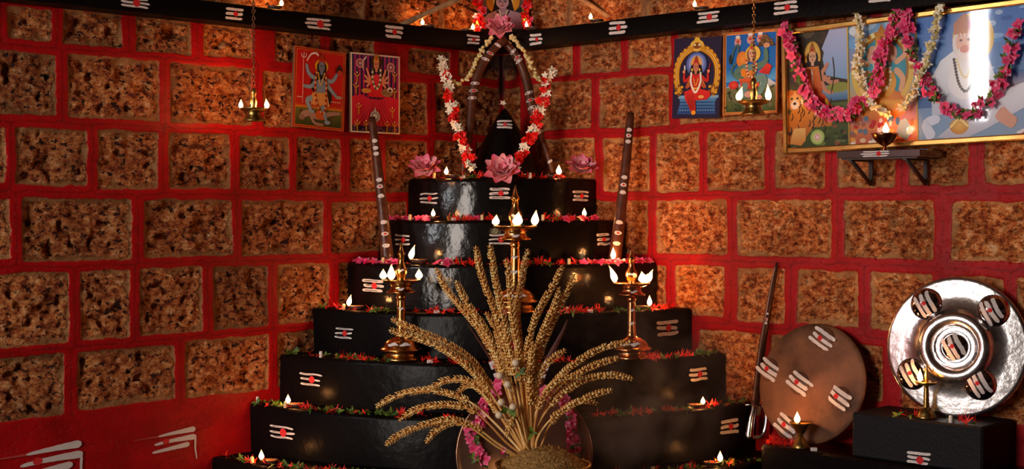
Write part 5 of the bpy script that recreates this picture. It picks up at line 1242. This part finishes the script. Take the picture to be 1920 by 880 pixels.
# ------------------------------------------------------------------ garlands over the triptych
def trp(px, py, e=.03): return on_plane(px, py, TN, TO + TN * e)
def pinkpick(i, f): return ('leaf', rnd.choice(LEAF)) if rnd.random() < .24 else ('pink_blossom', rnd.choice(PINK))
fc = TN.copy()
def G(label, pl, n, pick, spread=.012, scale=1.0): return garland(label, [trp(*p) for p in pl], n, pick, spread, face=fc, off=.004, scale=scale)
G('pink flower garland swagged across the left print of the triptych, up to its top middle', [(1469, 48), (1482, 72), (1490, 100), (1494, 126), (1506, 156), (1520, 186), (1545, 206), (1575, 214), (1602, 204), (1624, 186)], 96, pinkpick)
G('pink flower garland crossing the middle print of the triptych', [(1688, 10), (1682, 45), (1668, 66), (1655, 95), (1650, 130), (1640, 165), (1636, 178)], 66, pinkpick)
G('pink flower garland swagged from the top middle to the right edge of the triptych', [(1696, 14), (1702, 45), (1706, 72), (1712, 98), (1722, 128), (1736, 160), (1760, 190), (1790, 210), (1822, 212), (1848, 190), (1868, 168), (1888, 130), (1897, 95), (1903, 50)], 100, pinkpick)
wpick = lambda i, f: ('jasmine_bud', JBUD) if i % 3 else ('jasmine_blossom', rnd.choice(JAS))
G('white jasmine string hanging down the left of the middle triptych print', [(1607, 22), (1612, 50), (1613, 80), (1610, 112), (1614, 145), (1622, 172), (1636, 196), (1652, 206), (1668, 214)], 74, wpick, .008, 1.25)
G('white jasmine string hanging down the right of the middle triptych print', [(1776, 3), (1764, 18), (1758, 45), (1750, 75), (1742, 105), (1732, 135), (1720, 162), (1706, 185), (1694, 205)], 74, wpick, .008, 1.25)

# ------------------------------------------------------------------ offerings strewn on the steps
camph = [0]
def stub(px, k, inset, white=False, label='', pos=None, flat=False):
    p = pos if pos is not None else tier_pos(px, k, inset)
    mb = MB()
    if flat: mb.box((0, 0, .0045), (.0085, 0, 0), (0, .006, 0), (0, 0, .0045), bev=.001)
    else: mb.lathe([(0, 0), (.0050, 0), (.0053, .001), (.0050, .017), (.0040, .0185), (0, .0185)], seg=12)
    o = mb.build('camphor_cube' if flat else 'wax_stub', M['camphor_white'] if white else M['camphor']); o.location = p; tag(o, label, 'offering')
stub(814, 0, .012, label='short pale stub beside the left lotus on the top step'); stub(868, 0, .010, True, 'flat white cube on the top step left of the middle lotus', flat=True)
stub(994, 0, .012, True, 'short pale stub on the top step right of the middle lotus')
stub(769, 1, .012, label='short yellow stub at the left end of the second step'); stub(851, 1, .010, True, 'flat white cube on the left half of the second step', flat=True)
stub(904, 1, .014, label='orange-lit stub on the second step beside the middle brass lamp'); stub(1018, 1, .012, label='short yellow stub on the second step right of the middle brass lamp')
stub(718, 2, .012, label='short yellow stub at the left end of the third step'); stub(832, 2, .010, True, 'flat white cube on the third step left of the spikes', flat=True); stub(1067, 2, .012, label='short pale stub on the third step right of the spikes')
stub(644, 3, .012, label='short yellow stub at the left end of the fourth step'); stub(819, 3, .010, True, 'flat white cube on the fourth step right of the left brass lamp', flat=True); stub(1064, 3, .012, label='short pale stub on the fourth step right of the spikes'); stub(1107, 3, .012, True, 'flat white cube on the right half of the fourth step', flat=True)
stub(601, 4, .012, True, 'short white stub at the left end of the fifth step'); stub(806, 4, .010, True, 'flat white cube on the fifth step beside the left brass lamp', flat=True)
stub(534, 5, .012, label='short yellow stub at the left end of the sixth step'); stub(481, 5, .03, True, 'short white stub in the leaves against the left wall, sixth step')
stub(471, 6, .014, label='short orange stub at the left end of the lowest step'); stub(1225, 6, .012, label='short dark yellow stub on the right half of the lowest step')
stub(0, 0, 0, True, 'short pale stub on the black box in front of the silver shield', pos=wp(1, wsz(1782, 780, 1, .18)[0], .178, BOXZ)); stub(0, 0, 0, True, 'flat white cube on the bench beside the goblet lamp', pos=wp(1, wsz(1526, 845, 1, .18)[0], .18, BEN), flat=True)


def strew(me_list, name, k, pxs, label, group, cat, inset=(.004, .030), s=(.8, 1.15), zoff=.004):
    for px in pxs:
        ins = rnd.uniform(*inset); p = tier_pos(px, k, ins) + Vector((0, 0, zoff)); d = Vector((rnd.uniform(-.6, .6), rnd.uniform(-1.0, .1), rnd.uniform(.3, 1)))
        o = inst(name, rnd.choice(me_list), p, rot_to(d, rnd.uniform(0, 6.28)), rnd.uniform(*s)); tag(o, label, cat, group)
U_ = lambda a, b, n: [rnd.uniform(a, b) for _ in range(n)]
st_ = lambda k: ORD[k] + ' step'
PX = [[(1000, 1030), (862, 900)], [(728, 785), (1055, 1140)], [(660, 800), (1085, 1225)]]
strew(PINK, 'pink_blossom', 1, U_(724, 805, 20) + U_(1052, 1135, 18) + [881, 893], 'pink blossom strewn on the second step of the altar', 'pink blossoms on the second step', 'flower')
strew(PINK, 'pink_blossom', 2, U_(662, 745, 20) + U_(792, 845, 9) + U_(1088, 1230, 32), 'pink blossom strewn on the third step of the altar', 'pink blossoms on the third step', 'flower')
RX = {0: U_(865, 900, 8) + U_(975, 1070, 14), 1: U_(840, 925, 22) + U_(1000, 1075, 12), 2: U_(850, 900, 10) + U_(935, 1090, 36), 3: U_(600, 720, 10) + U_(780, 900, 18) + U_(1030, 1130, 26) + U_(1210, 1275, 18),
      4: U_(575, 700, 12) + U_(790, 880, 14) + U_(1010, 1150, 8) + U_(1215, 1300, 22), 5: U_(490, 700, 16) + U_(740, 900, 12) + U_(1100, 1370, 24), 6: U_(415, 660, 20) + U_(1150, 1390, 16)}
LX = {0: U_(862, 905, 9), 1: U_(840, 880, 9) + U_(1020, 1045, 3), 2: U_(838, 860, 4) + U_(940, 1060, 10), 3: U_(592, 610, 4) + U_(690, 745, 12) + U_(1060, 1230, 26), 4: U_(532, 560, 8) + U_(600, 740, 18) + U_(1240, 1345, 14), 5: U_(470, 530, 14) + U_(570, 780, 34) + U_(1130, 1400, 30), 6: U_(430, 720, 30) + U_(1230, 1420, 22)}
for k in range(7):
    strew(IXO, 'red_flower', k, RX[k], 'small red flower strewn along the %s of the altar' % st_(k), 'red flowers on the %s' % st_(k), 'flower', s=(.75, 1.2))
    strew(LEAF, 'leaf_sprig', k, LX[k], 'green leaf sprig strewn along the %s of the altar' % st_(k), 'leaf sprigs on the %s' % st_(k), 'leaves', inset=(.002, .045))
for px in U_(1475, 1500, 5) + U_(1430, 1478, 16):
    p = wp(1, wsz(px, 840, 1, .15)[0], rnd.uniform(.13, .18), BEN + .004); tag(inst('red_flower', rnd.choice(IXO), p, rot_to((rnd.uniform(-.6, .6), rnd.uniform(-1, .1), 1)), rnd.uniform(.8, 1.2)), 'small red flower on the bench in front of the brown shield', 'flower', 'red flowers on the bench')
for px in U_(1685, 1835, 20):
    if abs(px - 1737) < 18: continue
    p = wp(1, wsz(px, 780, 1, .15)[0], rnd.uniform(.14, .18), BOXZ + .004); q_ = rnd.random() < .6
    tag(inst('red_flower' if q_ else 'leaf_sprig', rnd.choice(IXO if q_ else LEAF), p, rot_to((rnd.uniform(-.6, .6), rnd.uniform(-1, .1), 1)), rnd.uniform(.8, 1.1)), ('small red flower' if q_ else 'green leaf sprig') + ' on the black box in front of the silver shield', 'flower' if q_ else 'leaves', 'red flowers on the black box' if q_ else 'leaf sprigs on the black box')
# tiny loose petals between them, nobody could count these
for k in range(7):
    mb = MB(); a_lo, a_hi = ang0 + .03, ang1 - .03
    for i in range(150):
        a = rnd.uniform(a_lo, a_hi); r = TR[k] - rnd.uniform(.004, .05); p = Vector((math.cos(a) * r, math.sin(a) * r, TZ[k] + .0015)); b = rnd.uniform(0, 6.28)
        c_ = rnd.choice([RD, RD2, PK if k in (1, 2) else lin('#c01010'), lin('#4c6418') if k > 2 else RD, lin('#2c3c10')]); mb.petal(p, (math.cos(b), math.sin(b), rnd.uniform(0, .4)), (0, 0, 1), rnd.uniform(.006, .012), rnd.uniform(.003, .006), .1, .1, 2, 0, c_, c_)
    tag(mb.build('loose_petals', M['petal'], None, (0, 0, TZ[k])), 'loose red and green petals scattered over the %s of the altar' % st_(k), 'petals', kind='stuff')

# ------------------------------------------------------------------ bronze disc with its garland, in front of the lowest step
ydc = -1.30; dc = at_y(983, 816, ydc); RD_ = 0.178; lean = math.radians(7); V = Vector((0, math.sin(lean), math.cos(lean))); nn = Vector((0, -math.cos(lean), math.sin(lean))); dc.z = FLOOR + RD_ * math.cos(lean) + .002
SHD = (dc, Vector((1, 0, 0)), V, nn)
dk = thing('polished_disc', 'polished bronze disc behind the golden spikes, leaning on the lowest step', 'disc', dc)
mb = MB(); mb.lathe([(0, -.002), (RD_ - .006, -.003), (RD_, -.001), (RD_ + .0005, .003), (RD_ - .003, .005), (RD_ - .007, .003), (RD_ * .9, .002), (0, .0)], dc, nn, 96); mb.build('plate', M['tray'], dk, dc)
def dl(px, py, e=.012): return on_plane(px, py, nn, dc + nn * e)
dp = lambda i, f: ('leaf', rnd.choice(LEAF)) if rnd.random() < .2 else ('pink_blossom', rnd.choice(PINK))
fcd = nn.copy()
garland('deep pink flower garland hanging round the polished disc', [dl(1028, 735), (dl(1050, 742)), dl(1064, 765), dl(1068, 795), dl(1078, 830), dl(1072, 868)], 48, dp, .012, face=fcd, off=.004)
garland('deep pink flower garland down the left side of the polished disc', [dl(935, 725), dl(912, 755), dl(892, 795), dl(886, 830), dl(905, 872)], 50, dp, .014, face=fcd, off=.004)

# ------------------------------------------------------------------ pair of curved horns behind the spikes
def horn(pxs, label, y0=-1.005):
    pts = smooth_path([at_y(x, y, y0 - .02 * i / len(pxs)) for i, (x, y) in enumerate(pxs)], 26); b = pts[-1]; t = thing('curved_horn', label, 'horn', b)
    mb = MB(); mb.tube(pts, lambda q: .0012 + .0165 * q ** .75, 12, flat=.35); o = mb.build('shaft', M['horn'], t, b)
    for f, red in ((.50, 0), (.555, 1), (.61, 0)):
        i = int(f * 25); p_ = pts[i]; ax_ = (pts[i + 1] - pts[i - 1]).normalized(); fwd = Vector((0, -1, 0)); sd2 = ax_.cross(fwd).normalized(); r = .0012 + .0165 * f ** .75
        mb = MB(); mb.box(p_ + fwd * (r * .9), sd2 * r * .85, ax_ * .0055, fwd * .0008, bev=.0006, col=(.72, .66, .64, 1))
        if red: mb.box(p_ + fwd * (r * .9 + .0008), sd2 * r * .3, ax_ * .004, fwd * .0006, col=(.62, .02, .02, 1))
        mb.build('ash_dab', M['marks'], o, b)
horn([(873, 601), (886, 622), (905, 650), (922, 678), (934, 706), (944, 745), (950, 778)], 'dark reddish curved horn rising left behind the golden spikes')
horn([(1064, 600), (1055, 622), (1040, 652), (1026, 680), (1014, 708), (1006, 745), (1002, 778)], 'dark reddish curved horn rising right behind the golden spikes')

# ------------------------------------------------------------------ brass measure heaped with husks, holding the golden spikes
YB = -1.50; pc_ = at_y(1018, 872, YB); 
pot = thing('brass_pot', 'round brass pot heaped with straw-coloured husks at the bottom centre', 'pot', (pc_.x, YB, FLOOR))
hz_ = at_y(1018, 884, YB - .1).z - FLOOR
mb = MB(); mb.lathe([(0, 0), (.085, 0), (.095, .006), (.118, .06), (.128, .12), (.122, hz_ - .03), (.112, hz_ - .012), (.118, hz_ - .004), (.119, hz_), (.113, hz_), (.108, hz_ - .012), (.0, hz_ - .02)], seg=48); mb.build('pot_body', M['old_brass'], pot)
mb = MB(); vs = []; nr, ns2 = 14, 40
for i in range(nr + 1):
    for k in range(ns2):
        a = 2 * PI * k / ns2; r = .112 * i / nr; vs.append((math.cos(a) * r, math.sin(a) * r, hz_ - .010 + .052 * (1 - (i / nr) ** 2) + rnd.uniform(-.003, .003)))
mb.add(vs, [(i * ns2 + k, i * ns2 + (k + 1) % ns2, (i + 1) * ns2 + (k + 1) % ns2, (i + 1) * ns2 + k) for i in range(nr) for k in range(ns2)], col=(1, 1, 1, 1)); mb.build('husk_heap', M['straw'], pot)
mb = MB()
for i in range(900):
    a = rnd.uniform(0, 6.28); r = .112 * math.sqrt(rnd.random()); z = hz_ - .010 + .052 * (1 - (r / .112) ** 2); b = rnd.uniform(0, 6.28); c_ = rnd.choice([lin('#9c7430'), lin('#c09848'), lin('#6a4818'), lin('#d8b468')])
    mb.petal((math.cos(a) * r, math.sin(a) * r, z), (math.cos(b), math.sin(b), rnd.uniform(-.3, .8)), (0, 0, 1), rnd.uniform(.007, .013), .003, .1, .4, 2, 0, c_, c_)
tag(mb.build('loose_husks', M['petal'], pot), kind='stuff')

base = at_y(1000, 862, YB)
SPK = [
 [(892, 461), (899, 500), (911, 540), (928, 585), (945, 643), (962, 730), (985, 840)], [(919, 459), (923, 490), (928, 520), (938, 569), (950, 626), (968, 720), (990, 840)],
 [(948, 485), (955, 515), (958, 560), (963, 610), (972, 660), (980, 750), (994, 840)], [(991, 467), (983, 500), (976, 540), (968, 580), (966, 640), (978, 740), (998, 840)],
 [(1056, 497), (1040, 530), (1022, 562), (1007, 590), (995, 626), (985, 680), (990, 770), (1000, 840)], [(1078, 514), (1064, 545), (1048, 580), (1027, 625), (1012, 667), (1000, 740), (1004, 840)],
 [(1050, 538), (1040, 573), (1022, 612), (1008, 650), (1000, 690), (998, 760), (1002, 840)], [(817, 502), (839, 545), (872, 585), (900, 620), (928, 672), (952, 740), (985, 840)],
 [(855, 526), (876, 569), (906, 612), (929, 659), (950, 720), (985, 840)], [(911, 585), (929, 615), (943, 665), (958, 730), (988, 840)],
 [(733, 598), (782, 620), (835, 643), (880, 672), (908, 708), (935, 745), (960, 790), (985, 845)], [(729, 619), (782, 634), (831, 655), (874, 686), (910, 725), (940, 770), (982, 845)],
 [(804, 729), (836, 714), (876, 714), (907, 738), (935, 775), (982, 848)], [(705, 764), (745, 742), (796, 732), (840, 738), (884, 756), (927, 793), (978, 848)],
 [(747, 789), (782, 768), (833, 759), (884, 768), (916, 795), (949, 830), (978, 852)], [(722, 836), (753, 814), (800, 796), (851, 788), (886, 804), (935, 840), (975, 858)],
 [(798, 832), (818, 808), (853, 792), (890, 800), (930, 830), (972, 858)], [(857, 737), (880, 722), (908, 735), (940, 785), (980, 845)],
 [(1184, 642), (1135, 651), (1091, 673), (1051, 705), (1020, 745), (1000, 790), (996, 845)], [(1162, 671), (1118, 684), (1078, 705), (1042, 738), (1015, 785), (1000, 845)],
 [(1188, 711), (1145, 704), (1098, 712), (1056, 738), (1024, 772), (1002, 815), (1000, 850)], [(1150, 731), (1109, 742), (1065, 764), (1030, 790), (1008, 822), (1004, 850)],
 [(1122, 757), (1092, 752), (1060, 766), (1030, 800), (1010, 850)], [(1062, 656), (1036, 673), (1015, 698), (1004, 735), (998, 790), (998, 845)],
 [(1092, 706), (1052, 710), (1020, 742), (1004, 790), (1000, 845)], [(950, 822), (955, 800), (962, 782), (972, 790), (985, 830), (995, 850)],
 [(968, 560), (970, 600), (974, 645), (980, 700), (986, 780), (996, 845)], [(1000, 640), (996, 680), (994, 730), (996, 790), (1000, 845)]]
gb = Vector((base.x, YB, base.z)); q = random.Random(3)
bq = thing('golden_flower_spikes', 'big fan of dry golden palm flower spikes standing in the brass pot', 'dried spikes', gb)
gcols = [lin(x) for x in ('#d8a458', '#e4b468', '#cc9448', '#f0cc88', '#c08440')]
for si, pl in enumerate(SPK):
    n = len(pl); ytip = YB + q.uniform(-.10, .07) - (.05 if si == 25 else 0) + (.02 if si < 7 else 0)
    pts3 = [at_y(x, y, ytip + (YB - ytip) * (i / (n - 1))) for i, (x, y) in enumerate(pl)]
    L_ = sum((a - b).length for a, b in zip(pts3, pts3[1:])); cnt = max(14, int(L_ / .0074)); path = smooth_path(pts3, cnt); fr = frames(path)
    mb = MB(); c_ = gcols[si % 5]; mb.tube(path, lambda t: .0018 + .0016 * t, 6, col=c_)
    grain_end = .66 if si < 12 or 17 < si < 24 else .6
    if si == 25: grain_end = .35
    for i in range(1, int(cnt * grain_end)):
        t_, a_, b_ = fr[i]; p = path[i]; tp = min(1, .55 + i / 10); fade = 1.0 if i < cnt * grain_end * .85 else .75
        fwd = (O - p); fwd = (fwd - t_ * fwd.dot(t_)).normalized(); sd2 = t_.cross(fwd)
        for g in range(4):
            if q.random() < .04: continue
            an = [-1.0, 1.0, -.3, .3][g] if g < 2 else [0, 0, PI * .5 + 1.9, .0][g]
            sdv = sd2 * (1 if g % 2 else -1) * (1 if g < 2 else .35) + fwd * (.25 if g < 2 else .9)
            if g == 2 and i % 2: sdv = -sdv + fwd * 0.2 * 0 - fwd * .2
            dr = (-t_ * .95 + sdv * .62).normalized(); Lg = .0150 * tp * q.uniform(.85, 1.15); Wg = .0078 * tp
            o_ = p + sdv * .0016 + t_ * .002; up_ = sdv.normalized(); cc = q.choice(gcols); cc2 = tuple(min(1, x * 1.25) for x in cc[:3]) + (1,)
            s_v = dr.cross(up_).normalized(); m_ = o_ + dr * Lg * .45
            mb.add([o_, m_ + s_v * Wg * .5, m_ - s_v * Wg * .5, m_ + up_ * Wg * .45, m_ - up_ * Wg * .25, o_ + dr * Lg], [(0, 1, 3), (0, 3, 2), (0, 2, 4), (0, 4, 1), (5, 3, 1), (5, 2, 3), (5, 4, 2), (5, 1, 4)], 0, [cc, cc, cc, cc2, cc, cc2], True)
    mb.build('flower_spike', M['grain'], bq, gb)
for px, py in ((967, 681), (937, 705), (952, 722), (940, 755), (962, 764), (936, 779)):
    p = at_y(px, py, YB - .035) - gb; mb = MB(); mb.ball(p, .0098, 14, 10, sc=(1, 1, .95)); mb.tube([p, p + Vector(((970 - px) * .0012, .03, -.035))], .0016, 5); mb.build('round_bud', M['bud'], bq)
for px, py, r_ in ((950, 772, 0), (962, 778, 1), (975, 700, 2), (998, 812, 1)):
    inst('leaf', LEAF[r_], at_y(px, py, YB - .045) - gb, rot_to((q.uniform(-.5, .5), -1, .3)), 1.2, bq)
for px, py in ((944, 587), (962, 648), (975, 690), (942, 845)): tag(inst('pink_blossom', PINK[3], at_y(px, py, YB - .01), rot_to((q.uniform(-.5, .5), -1, .3)), .75), 'small magenta blossom caught among the golden spikes', 'flower', 'magenta blossoms caught in the spikes')

# ------------------------------------------------------------------ thin incense smoke drifting before the right half of the lower steps
def smoke_mat():
    m = bpy.data.materials.new('incense_smoke'); m.use_nodes = True; nt = m.node_tree; L = nt.links.new; nt.nodes.remove(nt.nodes['Principled BSDF'])
    v = N(nt, 'ShaderNodeVolumeScatter'); v.inputs['Color'].default_value = (1.0, 0.86, 0.82, 1); v.inputs['Anisotropy'].default_value = 0.2
    tc = N(nt, 'ShaderNodeTexCoord'); no = N(nt, 'ShaderNodeTexNoise'); no.inputs['Scale'].default_value = 6.5; no.inputs['Detail'].default_value = 4; no.inputs['Distortion'].default_value = 1.2; L(tc.outputs['Object'], no.inputs['Vector'])
    r1 = N(nt, 'ShaderNodeMapRange'); L(no.outputs['Fac'], r1.inputs[0]); r1.inputs[1].default_value = 0.42; r1.inputs[2].default_value = 0.72
    gr = N(nt, 'ShaderNodeVectorMath', operation='LENGTH'); mp = N(nt, 'ShaderNodeMapping'); mp.inputs['Scale'].default_value = (1 / .30, 1 / .16, 1 / .34); L(tc.outputs['Object'], mp.inputs[0]); L(mp.outputs[0], gr.inputs[0])
    r2 = N(nt, 'ShaderNodeMapRange'); L(gr.outputs['Value'], r2.inputs[0]); r2.inputs[1].default_value = 0.95; r2.inputs[2].default_value = 0.2
    mu = N(nt, 'ShaderNodeMath', operation='MULTIPLY'); L(r1.outputs[0], mu.inputs[0]); L(r2.outputs[0], mu.inputs[1]); m2 = N(nt, 'ShaderNodeMath', operation='MULTIPLY'); L(mu.outputs[0], m2.inputs[0]); m2.inputs[1].default_value = SMOKE_DENSITY
    L(m2.outputs[0], v.inputs['Density']); L(v.outputs[0], nt.nodes['Material Output'].inputs['Volume']); return m


SMOKE_DENSITY = 2.6
sc_ = at_y(1195, 735, -1.40); mb = MB(); mb.ball((0, 0, 0), 1, 24, 16, sc=(.30, .16, .34)); sm = mb.build('incense_smoke', smoke_mat()); sm.location = sc_
tag(sm, 'faint wisps of incense smoke in front of the lower right steps', 'smoke', kind='stuff')
